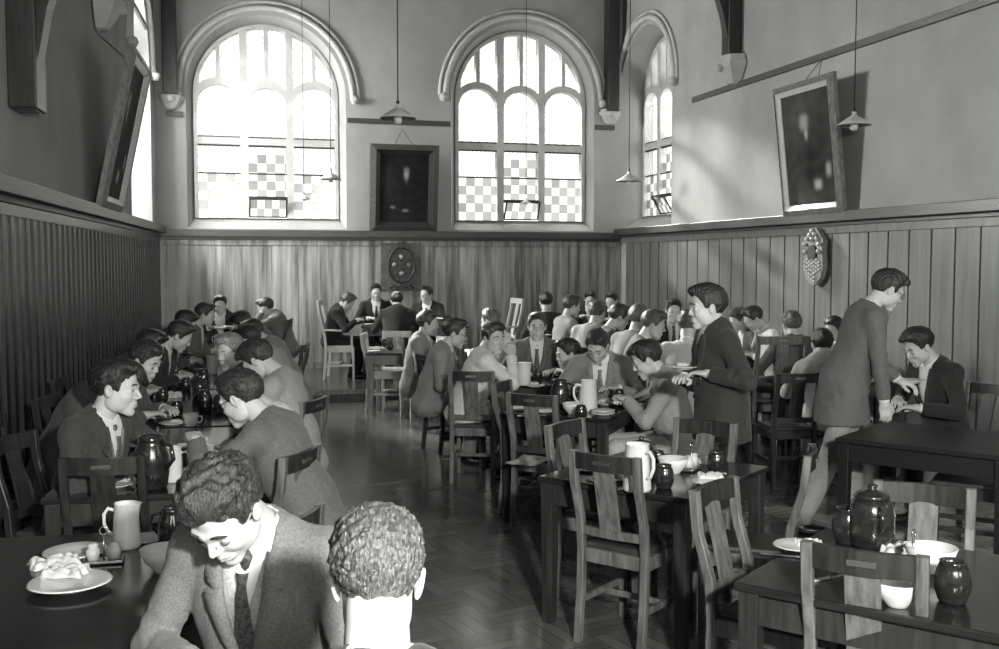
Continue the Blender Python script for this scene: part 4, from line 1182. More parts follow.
        mb.tube([kp + R2 @ np.array([-.006, 0, .016]), kp, kp + R2 @ np.array([.012, 0, -.030])], [.014, .020, .011], 8)
        mb.obj('necktie', mat('tie_%03d' % int(tie * 1000), tie * .6, .55, tie * 1.9, (90, 90, 90), contrast=(.42, .55)), root)
    # ---- trousers and shoes
    if legs:
        lo = np.minimum.reduce([H] + kn + an) - .2; hi = np.maximum.reduce([H] + kn + an) + .18
        tr = .020 if res else .016
        Q, o2 = grid(lo, hi, tr)
        d = ell(Q, H + np.array([.01, 0, -.01]), (.110, .150, .100))
        for i in range(2):
            d = smin(d, cone(Q, hips[i], kn[i], .085, .066), .04)
            d = smin(d, cone(Q, kn[i], an[i] + np.array([0, 0, .02]), .068, .062 if seat else .070), .03)
        d = d - .004 * wob(Q * np.array([1, 1, .6], np.float32), 40, seed + 5)
        d = smax(d, (.075 - Q[..., 2]), .004)
        Acc().add(surf_nets(d, o2, tr)).obj('trousers', root, jmat(trousers))
        Q, o2 = grid((-.1, -.07, -.01), (.24, .07, .12), .012)
        d = ell(Q, (.06, 0, .030), (.135, .046, .042)); d = smin(d, ell(Q, (-.01, 0, .06), (.055, .04, .05)), .03); d = smax(d, -Q[..., 2] + .004, .002)
        SHV = surf_nets(d, o2, .012)
        for i in range(2): Acc().add(SHV, None, (an[i][0], an[i][1], 0)).obj('shoe', root, SHOE)
    if seat and chair:
        chair_at((X0, Y0), yaw, chair_kind, chair_label or 'dark chair under the ' + ' '.join(label.split()[:11]), base)
    return root
# ================================================================ chairs and tables
PROTO = {}
def instance(kind, make, loc, rz, label, group=None, cat=None, scale=1.0):
    if kind not in PROTO:
        PROTO[kind] = make()
    name, parts = PROTO[kind]
    r = empty(name, loc, rz, label, cat, group, scale)
    def rec(ps, par):
        for (n, me, sub, x) in ps:
            o = bpy.data.objects.new(n, me); COL.objects.link(o); o.parent = par
            if x is not None: o.location = x
            rec(sub, o)
    rec(parts, r)
    return r
def part(name, mb, m, sub=(), x=None):
    me = mb.mesh(name) if isinstance(mb, MB) else mb
    if len(me.materials) == 0: me.materials.append(m)
    return (name, me, list(sub), x)
def make_chair(wood, seatm, rail_m=None, arm=False, high=False):
    Ht = 1.08 if high else .90; w = .165 if not arm else .225; d = .20; sh = .44
    parts = []
    k = .018
    xt = -.27 if not high else -.30
    for sg in (-1, 1):
        mb = MB()
        pts = [(-.222, 0), (-.195, .24), (-.19, sh), (-.202, .58), (xt + .016, Ht - .15), (xt, Ht)]
        n = len(pts)
        prof = []
        for x, z in pts: prof.append([mb.bm.verts.new((x + a, sg * w + b, z)) for a, b in ((-k, -k), (k, -k), (k, k), (-k, k))])
        for A, B in zip(prof, prof[1:]):
            for q in range(4): mb.bm.faces.new((A[q], A[(q + 1) % 4], B[(q + 1) % 4], B[q]))
        mb.bm.faces.new(prof[0][::-1]); mb.bm.faces.new(prof[-1])
        bmesh.ops.bevel(mb.bm, geom=[e for e in mb.bm.edges if abs((e.verts[0].co - e.verts[1].co).normalized().z) > .8], offset=.004, segments=1, affect='EDGES')
        parts.append(part('back_post', mb, wood))
    for sg in (-1, 1):
        mb = MB(); mb.box((.185, sg * w, sh / 2), (.034, .034, sh), taper=.8); parts.append(part('leg', mb, wood))
    def curved(z0, z1, x0, x1, thick, dip, n=8):
        mb = MB(); a = []
        for i in range(n + 1):
            y = -w + k + (2 * w - 2 * k) * i / n; c = -dip * (1 - (2 * i / n - 1) ** 2)
            a.append([mb.bm.verts.new((x + c + t, y, z)) for x, z, t in ((x0, z0, -thick / 2), (x0, z0, thick / 2), (x1, z1, thick / 2), (x1, z1, -thick / 2))])
        for A, B in zip(a, a[1:]):
            for q in range(4): mb.bm.faces.new((A[q], A[(q + 1) % 4], B[(q + 1) % 4], B[q]))
        mb.bm.faces.new(a[0]); mb.bm.faces.new(a[-1][::-1])
        return mb
    plate = MB(); plate.box((xt - .030, 0, Ht - .040), (.012, .085, .018), bev=.001)
    parts.append(part('top_rail', curved(Ht - .078, Ht - .002, xt + .006, xt + .0, .024, .022), rail_m or wood, [part('brass_plate', plate, METAL)]))
    parts.append(part('lower_rail', curved(.505, .545, -.196, -.199, .022, .016), rail_m or wood) if 0 else part('lower_rail', curved(.505, .545, -.196, -.199, .022, .016), wood))
    mb = MB(); s0 = .052
    a = [mb.bm.verts.new((x, y, z)) for x, y, z in ((-.214, -s0, .53), (-.214, s0, .53), (xt - .016, s0, Ht - .07), (xt - .016, -s0, Ht - .07))]
    b = [mb.bm.verts.new(v.co + Vector((.012, 0, 0))) for v in a]
    mb.bm.faces.new(a); mb.bm.faces.new(b[::-1])
    for q in range(4): mb.bm.faces.new((a[q], a[(q + 1) % 4], b[(q + 1) % 4], b[q]))
    parts.append(part('splat', mb, wood))
    mb = MB(); mb.box((0, 0, sh - .035), (.39, 2 * w + .02, .065)); parts.append(part('seat_frame', mb, wood))
    mb = MB(); mb.box((.005, 0, sh + .008), (.365, 2 * w - .02, .034), bev=.014); parts.append(part('seat', mb, seatm))
    for sg in (-1, 1):
        mb = MB(); mb.bar((-.195, sg * w, .19), (.185, sg * w, .19), .018, .03); parts.append(part('stretcher', mb, wood))
    mb = MB(); mb.bar((-.01, -w, .19), (-.01, w, .19), .018, .028); parts.append(part('stretcher', mb, wood))
    if arm:
        for sg in (-1, 1):
            mb = MB(); mb.bar((-.235, sg * w, .68), (.17, sg * w, .665), .045, .024); mb.bar((.165, sg * w, .44), (.165, sg * w, .66), .03)
            parts.append(part('armrest', mb, wood))
    return ('dining_chair' if not arm else 'dining_armchair', parts)
KINDS = {
    'mid': lambda: make_chair(CHAIRW, LEATHER, CHAIRD),
    'dark': lambda: make_chair(CHAIRD, LEATHER),
    'pale': lambda: make_chair(CHAIRP, CHAIRP),
    'palearm': lambda: make_chair(CHAIRP, CHAIRP, None, True, True),
    'brownhigh': lambda: make_chair(CHAIRW, LEATHER, None, True, True),
    'leatherback': lambda: make_chair(CHAIRP, LEATHER, LEATHER, True, True),
}
def chair_at(xy, yaw, kind, label, base=0.0, group=None):
    return instance('chair_' + kind, KINDS[kind], (xy[0], xy[1], base), math.radians(yaw), label, group, 'chair')
def chair_px(ax, ay, bx, by, yaw, kind, label, base=0.0, ht=.90, group=None):
    """placed by the tops of its two back posts"""
    a = P(ax, ay, base + ht); b = P(bx, by, base + ht); m = (a + b) / 2
    y = math.radians(yaw); xt = .27 if ht < 1 else .30
    return chair_at((m.x + math.cos(y) * xt, m.y + math.sin(y) * xt), yaw, kind, label, base, group)

def table(label, corner, yaw, w, d, base=0.0, top_m=None, leg_m=None, h=.72, group='dark wooden dining tables'):
    """corner = front-left corner of the top; yaw = direction of the front edge; w along it, d deep"""
    r = empty('dining_table', (corner[0], corner[1], base), math.radians(yaw), label, 'table', group)
    top_m = top_m or TABLEW; leg_m = leg_m or TABLEL
    MB().box((w / 2, d / 2, h - .014), (w, d, .028), bev=.006).obj('tabletop', top_m, r)
    mb = MB()
    for a, b in (((.05, .045), (w - .05, .045)), ((.05, d - .045), (w - .05, d - .045)), ((.045, .05), (.045, d - .05)), ((w - .045, .05), (w - .045, d - .05))):
        mb.bar((a[0], a[1], h - .083), (b[0], b[1], h - .083), .022, .11) if a[0] == b[0] else mb.bar((a[0], a[1], h - .083), (b[0], b[1], h - .083), .022, .11)
    mb.obj('apron', leg_m, r)
    for x in (.045, w - .045):
        for y in (.045, d - .045):
            MB().box((x, y, (h - .03) / 2), (.068, .068, h - .03), taper=.75).obj('leg', leg_m, r)
    r['tw'] = w; r['td'] = d; r['th'] = h
    del r['tw'], r['td'], r['th']
    return (Vector((corner[0], corner[1], base)), math.radians(yaw), w, d, h)
def on(t, u, v, dz=0.0):                # point on a table top, u and v as fractions
    o, y, w, d, h = t
    return Vector((o.x + math.cos(y) * u * w - math.sin(y) * v * d, o.y + math.sin(y) * u * w + math.cos(y) * v * d, o.z + h + .0005 + dz))

# ---- tableware
def mk_jug():
    b = MB().lathe([(0, 0), (.056, 0), (.058, .01), (.052, .12), (.047, .185), (.050, .19), (.044, .187), (.044, .03), (0, .02)], 28)
    for v in b.bm.verts:
        if v.co.z > .15 and v.co.x > .03: v.co.x += (v.co.z - .15) * .45 * max(0, 1 - abs(v.co.y) / .03)
    hb = MB().tube([(-.046, 0, .155), (-.075, 0, .165), (-.094, 0, .14), (-.094, 0, .10), (-.078, 0, .065), (-.053, 0, .055)], .0075, 8)
    return ('water_jug', [part('jug_body', b, CHINA), part('handle', hb, CHINA)])
def mk_bowl(): return ('bowl', [part('bowl_body', MB().lathe([(0, 0), (.035, 0), (.037, .008), (.062, .035), (.076, .075), (.072, .076), (.058, .04), (0, .012)], 28), CHINA)])
def mk_plate(): return ('dinner_plate', [part('plate_body', MB().lathe([(0, 0), (.06, 0), (.065, .006), (.105, .018), (.112, .02), (.104, .023), (.066, .011), (0, .009)], 32), CHINA)])
def mk_sideplate(): return ('side_plate', [part('plate_body', MB().lathe([(0, 0), (.045, 0), (.05, .005), (.080, .014), (.083, .016), (.078, .018), (.05, .009), (0, .007)], 28), CHINA)])
def mk_cup(): 
    b = MB().lathe([(0, 0), (.026, 0), (.028, .006), (.036, .03), (.042, .068), (.039, .068), (.033, .03), (0, .01)], 24)
    return ('teacup', [part('cup_body', b, CHINA), part('handle', MB().tube([(.039, 0, .055), (.058, 0, .055), (.062, 0, .035), (.052, 0, .02), (.036, 0, .022)], .004, 6), CHINA)])
def mk_mug(): return ('stoneware_beaker', [part('beaker_body', MB().lathe([(0, 0), (.028, 0), (.032, .006), (.040, .03), (.042, .05), (.036, .078), (.029, .094), (.031, .098), (.026, .097), (.030, .078), (.034, .05), (.03, .02), (0, .012)], 28), STONEWARE)])
def mk_jar():
    b = MB().lathe([(0, 0), (.058, 0), (.068, .015), (.074, .05), (.074, .11), (.068, .15), (.058, .165), (.052, .165), (.05, .02), (0, .015)], 28)
    l = MB().lathe([(.054, .166), (.060, .172), (.052, .184), (.02, .192), (.012, .198), (.018, .208), (.012, .214), (0, .215)], 28)
    h = MB().tube([(-.066, 0, .145), (-.092, 0, .14), (-.1, 0, .11), (-.09, 0, .08), (-.073, 0, .075)], .007, 8)
    ring = MB()
    for z in (.05, .11): ring.tube([(.0745 * math.cos(t * math.pi / 14), .0745 * math.sin(t * math.pi / 14), z) for t in range(28)], .003, 5, closed=True)
    return ('lidded_jar', [part('jar_body', b, STONEWARE, [part('glaze_ring', ring, STONEWARE)]), part('lid', l, STONEWARE), part('handle', h, STONEWARE)])
def mk_crock(): 
    b = MB().lathe([(0, 0), (.05, 0), (.055, .01), (.062, .06), (.06, .12), (.048, .155), (.042, .175), (.047, .19), (.04, .188), (.036, .17), (.05, .12), (.05, .03), (0, .02)], 28)
    h = MB().tube([(-.045, 0, .165), (-.085, 0, .155), (-.095, 0, .11), (-.06, 0, .07)], .008, 8)
    return ('stoneware_pitcher', [part('pitcher_body', b, STONEWARE), part('handle', h, STONEWARE)])
def mk_cruet():
    tray = MB().box((0, 0, .008), (.13, .06, .012)); 
    for sx in (-.062, .062): tray.bar((sx, -.028, .02), (sx, .028, .02), .004)
    rod = MB().tube([(0, 0, .012), (0, 0, .10)], .004, 8).tube([(0.012 * math.cos(t * .6283), 0, .112 + .014 * math.sin(t * .6283)) for t in range(10)], .003, 6, closed=True)
    s = lambda x: MB().lathe([(0, .015), (.022, .015), (.023, .05), (.016, .056), (.018, .068), (0, .074)], 16, c=(x, 0, 0))
    return ('cruet_stand', [part('tray', tray, METAL), part('carrying_ring', rod, METAL), part('salt_pot', s(-.034), GLASSW), part('pepper_pot', s(.034), GLASSW)])
def mk_napkin():
    n = 26; rs = np.random.RandomState(4); V = []
    for i in range(n):
        for j in range(n):
            x = (i / (n - 1) - .5) * .17; y = (j / (n - 1) - .5) * .12
            z = .006 + .014 * abs(math.sin(x * 55 + y * 25 + 1.1 * math.sin(y * 60))) + .012 * abs(math.sin(y * 70 - x * 22 + math.sin(x * 48))) + .010 * math.exp(-((x - .02) ** 2 + y * y) / .0012); e = min(i, j, n - 1 - i, n - 1 - j)
            if e == 0: z = .001
            V.append((x + .006 * math.sin(y * 70), y + .006 * math.sin(x * 60), z))
    Fq = [(i * n + j, (i + 1) * n + j, (i + 1) * n + j + 1, i * n + j + 1) for i in range(n - 1) for j in range(n - 1)]
    return ('linen_napkin', [('linen_cloth', (lambda me: (me.materials.append(LINEN), me)[1])(mesh_np('linen_cloth', V, Fq)), [], None)])
def mk_paper():
    n = 10; V = []
    for i in range(n):
        for j in range(n):
            x = (i / (n - 1) - .5) * .26; y = (j / (n - 1) - .5) * .20
            V.append((x, y, .002 + .012 * max(0, x / .13) ** 2 + .004 * math.sin(y * 30 + x * 10) ** 2))
    Fq = [(i * n + j, (i + 1) * n + j, (i + 1) * n + j + 1, i * n + j + 1) for i in range(n - 1) for j in range(n - 1)]
    a = mesh_np('paper_sheet', V, Fq); a.materials.append(LINEN)
    b = mesh_np('folded_leaf', [(x * .96 + .004, y * .97, z + .004) for x, y, z in V], Fq); b.materials.append(LINEN)
    return ('folded_paper', [('paper_sheet', a, [], None), ('folded_leaf', b, [], None)])
def mk_food():
    Pp, lo = grid((-.08, -.07, -.01), (.08, .07, .06), .008)
    d = ell(Pp, (0, 0, .008), (.06, .042, .024)); d = smin(d, ell(Pp, (.025, .02, .015), (.03, .022, .02)), .01); d = smin(d, ell(Pp, (-.03, -.015, .012), (.026, .024, .02)), .01)
    d = smax(d - .003 * wob(Pp, 150, 3), -Pp[..., 2], .001)
    me = mesh_np('bread_slices', *surf_nets(d, lo, .008)); me.materials.append(BREAD)
    return ('bread_roll', [('bread_slices', me, [], None)])
def mk_fork():
    b = MB().box((0, 0, .003), (.10, .008, .003), bev=.001).box((.065, 0, .004), (.03, .018, .003), bev=.001)
    for y in (-.0065, 0, .0065): b.box((.093, y, .005), (.035, .003, .002), bev=0)
    return ('dinner_fork', [part('fork_body', b, METAL)])
def mk_knife():
    b = MB().box((.045, 0, .002), (.11, .014, .002), bev=0); h = MB().box((-.055, 0, .004), (.09, .013, .008), bev=.003)
    return ('table_knife', [part('blade', b, METAL), part('handle', h, CHINAD)])
def mk_block():
    return ('wooden_bowl', [part('bowl_body', MB().lathe([(0, 0), (.06, 0), (.09, .03), (.1, .075), (.094, .075), (.08, .03), (0, .015)], 24), CHAIRD)])
MK = dict(jug=(mk_jug, 'jug'), bowl=(mk_bowl, 'bowl'), plate=(mk_plate, 'plate'), sideplate=(mk_sideplate, 'plate'), cup=(mk_cup, 'cup'), mug=(mk_mug, 'beaker'), jar=(mk_jar, 'jar'),
          crock=(mk_crock, 'pitcher'), cruet=(mk_cruet, 'cruet'), napkin=(mk_napkin, 'napkin'), food=(mk_food, 'bread'), fork=(mk_fork, 'fork'), knife=(mk_knife, 'knife'), woodbowl=(mk_block, 'bowl'), paper=(mk_paper, 'paper'))
def ware(kind, p, label, rz=0.0, scale=1.0, group=None):
    f, cat = MK[kind]
    return instance('ware_' + kind, f, p, rz, label, group, cat, scale)
def wpx(kind, px, py, label, base=0.0, rz=0.0, scale=1.0, dz=0.0, h=.72):
    """px, py = where its foot shows on a table top"""
    p = P(px, py, base + h + .0005); p.z += dz
    return ware(kind, p, label, rz, scale)
# ================================================================ tables in their places
D2R = math.radians
L1 = table('dark table at the lower left with the white jug and cruet', (-1.59, 2.28), 10.8, .75, 1.55)
L2 = table('second table of the left row, with the big stoneware pitcher', (-2.0, 4.43), 10.8, .75, 1.88)
L3 = table('third table of the left row, in the midst of the bent heads', (-2.36, 6.33), 10.8, .75, 1.88)
L4 = table('fourth table of the left row, before the man in the dark suit', (-2.72, 8.23), 10.8, .75, 1.88)
L5 = table('farthest table of the left row, reaching the dais', (-3.08, 10.13), 10.8, .75, 1.88)
A = P(537, 476, .72)
T1 = table('empty dark table laid for four in the centre foreground', (A.x, A.y), -37, .80, .90)
A = P(500, 413, .72)
T2 = table('middle table where the man in the patterned tie eats', (A.x, A.y), -21, .76, .86)
T3 = table('table behind the middle one, where the man in glasses faces the viewer', (-.2, 8.68), -10, .75, .62)
A = P(366, 353, .72)
T4 = table('small table with pale legs just before the dais', (A.x, A.y), -4, .62, .55, 0, TABLEL, mat('pale_leg_wood', .16, .45, .28, (35, 35, 3)))
A = P(361, 326.5, .86)
T5 = table('high table on the dais under the seated portrait', (A.x, A.y), 4, 1.5, .62, .14, TABLEL, CHAIRW)
A = P(733, 582, .72)
TR = table('dark table at the lower right with the lidded jar', (A.x, A.y), -37, 1.5, .86)
TD = table('black table beside the man standing in the tweed jacket', (1.97, 6.0), -40, .95, .85, 0, BLACKI, BLACKI)
M1 = table('table in the crowd behind the man holding a plate', (1.62, 9.55), 0, .70, .85)
M2 = table('table farther back before the three dark heads', (1.15, 11.75), 4, .8, .6)
M3 = table('table on the right half of the dais', (.9, 14.05), 8, 1.0, .5, .14)
MR = table('table before the man in the pale jacket by the right wall', (2.52, 8.80), 0, .8, .55)

# ================================================================ empty chairs
chair_px(577, 449, 633, 459, 53, 'mid', 'chair with its back to the viewer at the front of the empty centre table')
chair_px(545.6, 427, 583, 417, -36, 'mid', 'chair at the left side of the empty centre table')
chair_px(737, 422, 674, 419, -127, 'mid', 'chair facing the viewer behind the empty centre table')
chair_px(804, 454, 816, 446, 160, 'mid', 'chair seen edge-on at the right side of the empty centre table')
chair_px(687, 490, 740, 477, -38, 'mid', 'chair at the left end of the lower right table, beside the centre table')
chair_px(804, 541, 926, 556, 60, 'mid', 'nearest chair at the lower right with a brass plate on its rail')
chair_px(967, 489, 883, 480, -118, 'mid', 'chair on the far side of the lower right table behind the lidded jar')
chair_px(61, 457, 143, 457, 98, 'dark', 'dark chair between the two nearest tables of the left row')
chair_px(277, 459, 323, 443, 164, 'mid', 'chair behind the man in glasses at the left row')
chair_px(303, 403, 325, 395, 164, 'mid', 'chair behind the man in light tweed at the left row')
chair_px(272, 527, 322, 503, 164, 'mid', 'chair behind the shoulder of the young man looking down')
chair_px(509, 392, 555, 396, 62, 'mid', 'chair at the front of the middle table with a white paper on its seat')
chair_px(491, 386, 511, 378, -20, 'mid', 'chair seen from its side at the left of the middle table')
chair_px(453, 370, 490, 372, 84, 'mid', 'chair behind the young man in the pale jacket')
chair_px(416, 354, 437, 356, 32, 'dark', 'chair behind the man in dark spectacles')
chair_px(396, 341, 405, 334, 10, 'mid', 'chair behind the man in the sleeveless pullover')
chair_px(691, 387, 677, 383, 168, 'mid', 'chair behind the dark-haired man eating in profile')
chair_px(779, 372, 819, 374, 97, 'dark', 'dark chair holding the man in the pale jacket')
chair_px(760, 335, 806, 337, 95, 'brownhigh', 'tall armchair holding the broad-backed man near the right wall', 0, 1.08)
chair_px(360, 336, 367, 331, -2, 'pale', 'pale chair at the left of the small table before the dais')
chair_px(411, 331, 383, 331, 266, 'pale', 'pale chair facing the viewer behind the small table')
chair_px(452, 338, 436, 336, 205, 'pale', 'pale chair to the right of the small table, partly hidden by a man')
chair_px(390, 314, 416, 314, 94, 'mid', 'chair on the dais behind the man with his back to the viewer', .14)
chair_px(428, 315, 451, 315, 94, 'mid', 'empty chair on the dais right of the man seen from behind', .14)
chair_at((-2.20, 14.32), 2, 'palearm', 'pale tall armchair at the left of the dais holding the man in black', .14)
p = PY(512, 298, 15.0); chair_at((p.x - .2, 15.0), 200, 'palearm', 'pale tall armchair back far off before the dark panelling', .14)
chair_px(673, 343, 697, 343, 84, 'leatherback', 'high chair with a dark leather back behind the man in the white shirt', 0, 1.08)
chair_px(291, 321, 288, 317, 182, 'dark', 'dark chair behind the man leaning on his hand at the far left end', .14)
chair_at((2.78, 6.05), 150, 'dark', 'black chair at the near side of the black table')
chair_at((3.18, 7.05), 205, 'dark', 'dark chair under the dark-suited man at the right edge')

chair_at((-2.12, 4.98), -8, 'dark', 'dark chair under the smiling man by the left wall')
# ================================================================ people
PALE = SKINP
def man(*a, **k):
    k.setdefault('chair', not any(w in a[0] for w in NOCHAIR)); k.setdefault('chair_kind', 'dark'); return person(*a, **k)
NOCHAIR = ('standing', 'fair wavy head', 'smiling man in a dark jacket', 'spectacles and grey jacket', 'light speckled', 'white shirt bent', 'resting his face', 'black suit', 'his back to the viewer', 'sleeveless',
           'dark spectacles', 'pale jacket resting', 'eating in profile', 'broad-backed', 'black-haired', 'right edge of the hall', 'bowing his curly', 'fair-haired youth looking', 'in pale tweed behind', 'in a fawn jacket')
man('young man in a grey tweed jacket bowing his curly head in the lower left foreground', 213, 458, 2.38, 258, jacket=.20, lean=14, nod=44, turn=-8, hair=.035, style='curly', tie=.05, res=0, shirt=.8,
    hands=((.32, .08, .73), (.30, -.10, .78)), skin=PALE, vest=.42, trousers=.2, headk=1.0)
man('fair wavy head seen from behind at the bottom of the picture', 377, 511, 1.80, 96, jacket=.04, lean=10, nod=22, hair=.10, style='curly', res=0, tie=None, hands=((.3, .1, .74), (.3, -.1, .74)), skin=PALE, headk=.94)
# left row, wall side
man('smiling man in a dark jacket and pale pullover nearest the left wall', 118, 360, 4.85, -18, jacket=.06, lean=16, nod=6, turn=18, hair=.02, style='wave', tie=.10, res=0, vest=.24, hands=((.50, .22, .80), (.34, -.10, .80)), headk=1.05)
man('dark-haired man bent forward beside the smiling man', 130, 345, 5.75, 8, jacket=.08, lean=28, nod=48, hair=.02, style='flop', tie=None, chair=True, chair_kind='dark', chair_label=None)
man('man with a lit face peering down between bent heads by the left wall', 149, 337, 6.45, 0, jacket=.10, lean=26, nod=24, turn=-14, hair=.03, style='wave', hands=((.42, .18, .80), (.40, -.14, .80)), chair=True, chair_kind='dark', chair_label=None)
man('dark-haired man half hidden at the third table by the left wall', 155, 325, 7.6, 6, jacket=.08, lean=26, nod=30, hair=.02, res=2, chair=True, chair_kind='dark', chair_label=None)
man('man in a dark suit leaning over the table by the left wall', 184, 318, 8.6, 6, jacket=.035, lean=24, nod=32, hair=.025, res=2, chair=True, chair_kind='dark', chair_label=None)
man('man with a dark head hidden behind the dark-suited one by the left wall', 189, 306, 9.9, 6, jacket=.06, lean=18, nod=34, hair=.015, res=2)
man('man in a grey jacket turned right near the far left corner', 207, 303, 11.1, 4, jacket=.14, lean=18, nod=15, hair=.03, res=2)
man('man facing the viewer at the head of the left row', 220, 299, 12.9, 284, jacket=.04, base=.14, lean=10, nod=10, hair=.02, res=2, tie=None)
# left row, aisle side
man('man in spectacles and grey jacket with his back to the aisle', 234, 365, 4.78, 168, jacket=.16, lean=28, nod=26, hair=.03, glasses=True, res=0, hands=((.56, .12, .93), (.46, -.14, .80)), headk=1.02)
man('man in a white shirt bent low behind the man in spectacles', 240, 377, 5.5, 176, coat=False, shirt=.8, lean=16, nod=46, size=.95, hair=.05, tie=None)
man('man in light speckled tweed bent over his plate in the left row', 251, 340, 6.35, 172, jacket=.36, lean=16, nod=38, hair=.03, style='flop', tie=None)
man('fair-haired youth looking round towards the viewer in the left row', 228, 334, 7.25, 200, jacket=.10, lean=20, nod=10, turn=42, hair=.22, style='wave', tie=None, skin=PALE)
man('dark-haired man in pale tweed behind the fair-haired youth', 245, 320, 8.5, 166, jacket=.34, lean=28, nod=34, hair=.02, res=2)
man('man in a fawn jacket farther along the aisle side of the left row', 249, 313, 9.6, 170, jacket=.24, lean=30, nod=34, hair=.02, res=2)
man('dark bowed head near the far end of the left row', 238, 306, 10.7, 180, jacket=.12, lean=24, nod=42, hair=.015, res=2)
man('man in a grey jacket resting his face on his hand at the far left end', 263, 298, 12.9, 184, base=.14, jacket=.16, lean=22, nod=24, hair=.03, res=2, shirt=.85, hands=((.30, .08, 1.0), (.36, -.14, .80)))
# the dais
man('man in a black suit seated in the pale armchair on the dais', 350, 293, 14.3, 4, base=.14, jacket=.018, lean=14, nod=34, hair=.06, res=2, shirt=.85)
man('smiling man in a dark suit and tie at the left of the high table', 376, 284, 15.1, 282, base=.14, jacket=.03, lean=4, nod=8, hair=.02, res=2, tie=.02, shirt=.8)
man('man with his back to the viewer at the high table', 397, 292, 13.95, 95, base=.14, jacket=.04, lean=18, nod=20, hair=.02, res=2, tie=None)
man('bespectacled man in a dark suit at the right of the high table', 426, 286, 15.0, 262, base=.14, jacket=.03, lean=2, nod=4, turn=-20, hair=.02, res=2, tie=.02, glasses=True, shirt=.8)
# middle groups
man('man in a light jacket and dark sleeveless pullover gazing right', 429, 311, 10.2, -8, jacket=.30, lean=10, nod=4, hair=.03, style='wave', vest=.08, res=1, tie=None, hands=((.34, .1, .8), (.28, -.1, .76)))
man('man in dark spectacles and a grey jacket turned to the right', 457, 319, 8.95, -4, jacket=.26, lean=18, nod=12, hair=.025, glasses=True, tie=.06, hands=((.34, .12, .78), (.30, -.12, .76)))
man('young man in a pale jacket resting his cheek on his fist and looking out', 494, 323, 8.35, 12, jacket=.74, lean=22, nod=4, turn=-66, hair=.02, style='wave', hands=((.36, .12, .80), (.40, -.07, .99)), hand_curl=(.45, 1.3), tie=None, trousers=.5)
man('man in a grey suit and glasses facing the viewer across the table', 537, 313, 9.35, 268, jacket=.15, lean=3, nod=2, hair=.03, glasses=True, tie=.06, shirt=.8, hands=((.30, .16, .78), (.30, -.16, .78)))
man('man in a white shirt with sunlit hair behind the young man in the pale jacket', 489, 309, 10.9, 150, coat=False, shirt=.85, lean=12, nod=10, hair=.12, style='wave', res=2, skin=PALE, tie=None)
man('man with a patterned tie looking down at his plate at the middle table', 596, 330, 7.78, 262, jacket=.28, lean=14, nod=34, turn=-14, hair=.03, style='wave', tie=.16, shirt=.85, hands=((.30, .13, .80), (.30, -.16, .80)))
man('dark-suited man behind the left shoulder of the man in the patterned tie', 566, 342, 8.75, 196, jacket=.03, lean=34, nod=12, hair=.015, tie=None)
man('dark-haired man in a pale checked jacket eating in profile', 642, 341, 6.95, 178, jacket=.42, lean=14, nod=26, hair=.015, style='flop', hands=((.36, .06, .82), (.34, -.12, .80)), tie=None, trousers=.55, res=0)
man('dark-haired man seen from behind before the far panelling', 546, 289, 13.0, 92, jacket=.05, lean=2, nod=4, hair=.02, res=2, tie=None)
man('man in a light jacket in profile left of the far crowd', 573, 292, 12.0, 20, jacket=.34, lean=6, nod=10, hair=.05, res=2)
man('dark head facing the viewer at the back, left of its neighbour', 590, 291, 15.5, 268, base=.14, jacket=.03, lean=14, nod=20, hair=.015, res=2, tie=None)
man('dark head at the back looking left, right of its neighbour', 611, 292, 14.7, 240, base=.14, jacket=.03, lean=16, nod=18, hair=.02, res=2, tie=None)
man('man in a pale jacket seen from behind in the far crowd', 598, 300, 10.75, 62, jacket=.40, lean=12, nod=14, hair=.06, res=2, tie=None)
man('man in a dark jacket and white trousers in the crowd looking down to the right', 622, 301, 10.15, 6, jacket=.09, lean=12, nod=22, hair=.03, res=2, trousers=.75)
man('fair-haired man seen from behind in a light jacket in the crowd', 640, 299, 9.55, 48, jacket=.36, lean=10, nod=8, hair=.10, style='wave', res=2, skin=PALE, tie=None)
man('sunlit man in profile turned right in the crowd', 656, 306, 8.95, -10, jacket=.24, lean=14, nod=14, hair=.09, style='wave', res=2, skin=PALE, shirt=.9)
man('dark-haired man facing the viewer deep in the crowd', 674, 299, 10.95, 268, jacket=.04, lean=6, nod=10, hair=.015, res=2, shirt=.8)
man('man in a white shirt with his back to the viewer', 688, 308, 8.6, 78, coat=False, shirt=.9, lean=10, nod=14, hair=.10, res=2, skin=PALE, tie=None)
# standing
SM = man('young man in a dark double-breasted suit standing with a plate', 706, 285, 5.95, 186, seat=False, jacket=.05, lean=5, nod=4, hair=.02, style='wave', tie=.03, shirt=.85, trousers=.05, res=0,
    hands=((.13, .17, 1.12), (.24, .02, 1.085)), hand_curl=(.35, .35), headk=1.02,
    buttons=[(.05, -.36), (-.05, -.36), (.05, -.27), (-.05, -.27), (.06, -.18), (-.06, -.18)])
man('bespectacled man in a tweed jacket standing and stooping at the right', 893, 270, 6.6, 0, seat=False, jacket=.16, lean=16, nod=26, hair=.02, style='flop', glasses=True, tie=None, shirt=.85, trousers=.34, res=0,
    hands=((.40, .10, .98), (.20, -.24, .74)), hand_curl=(.55, .6), headk=1.0, feet=((.12, .10), (-.28, -.08)))
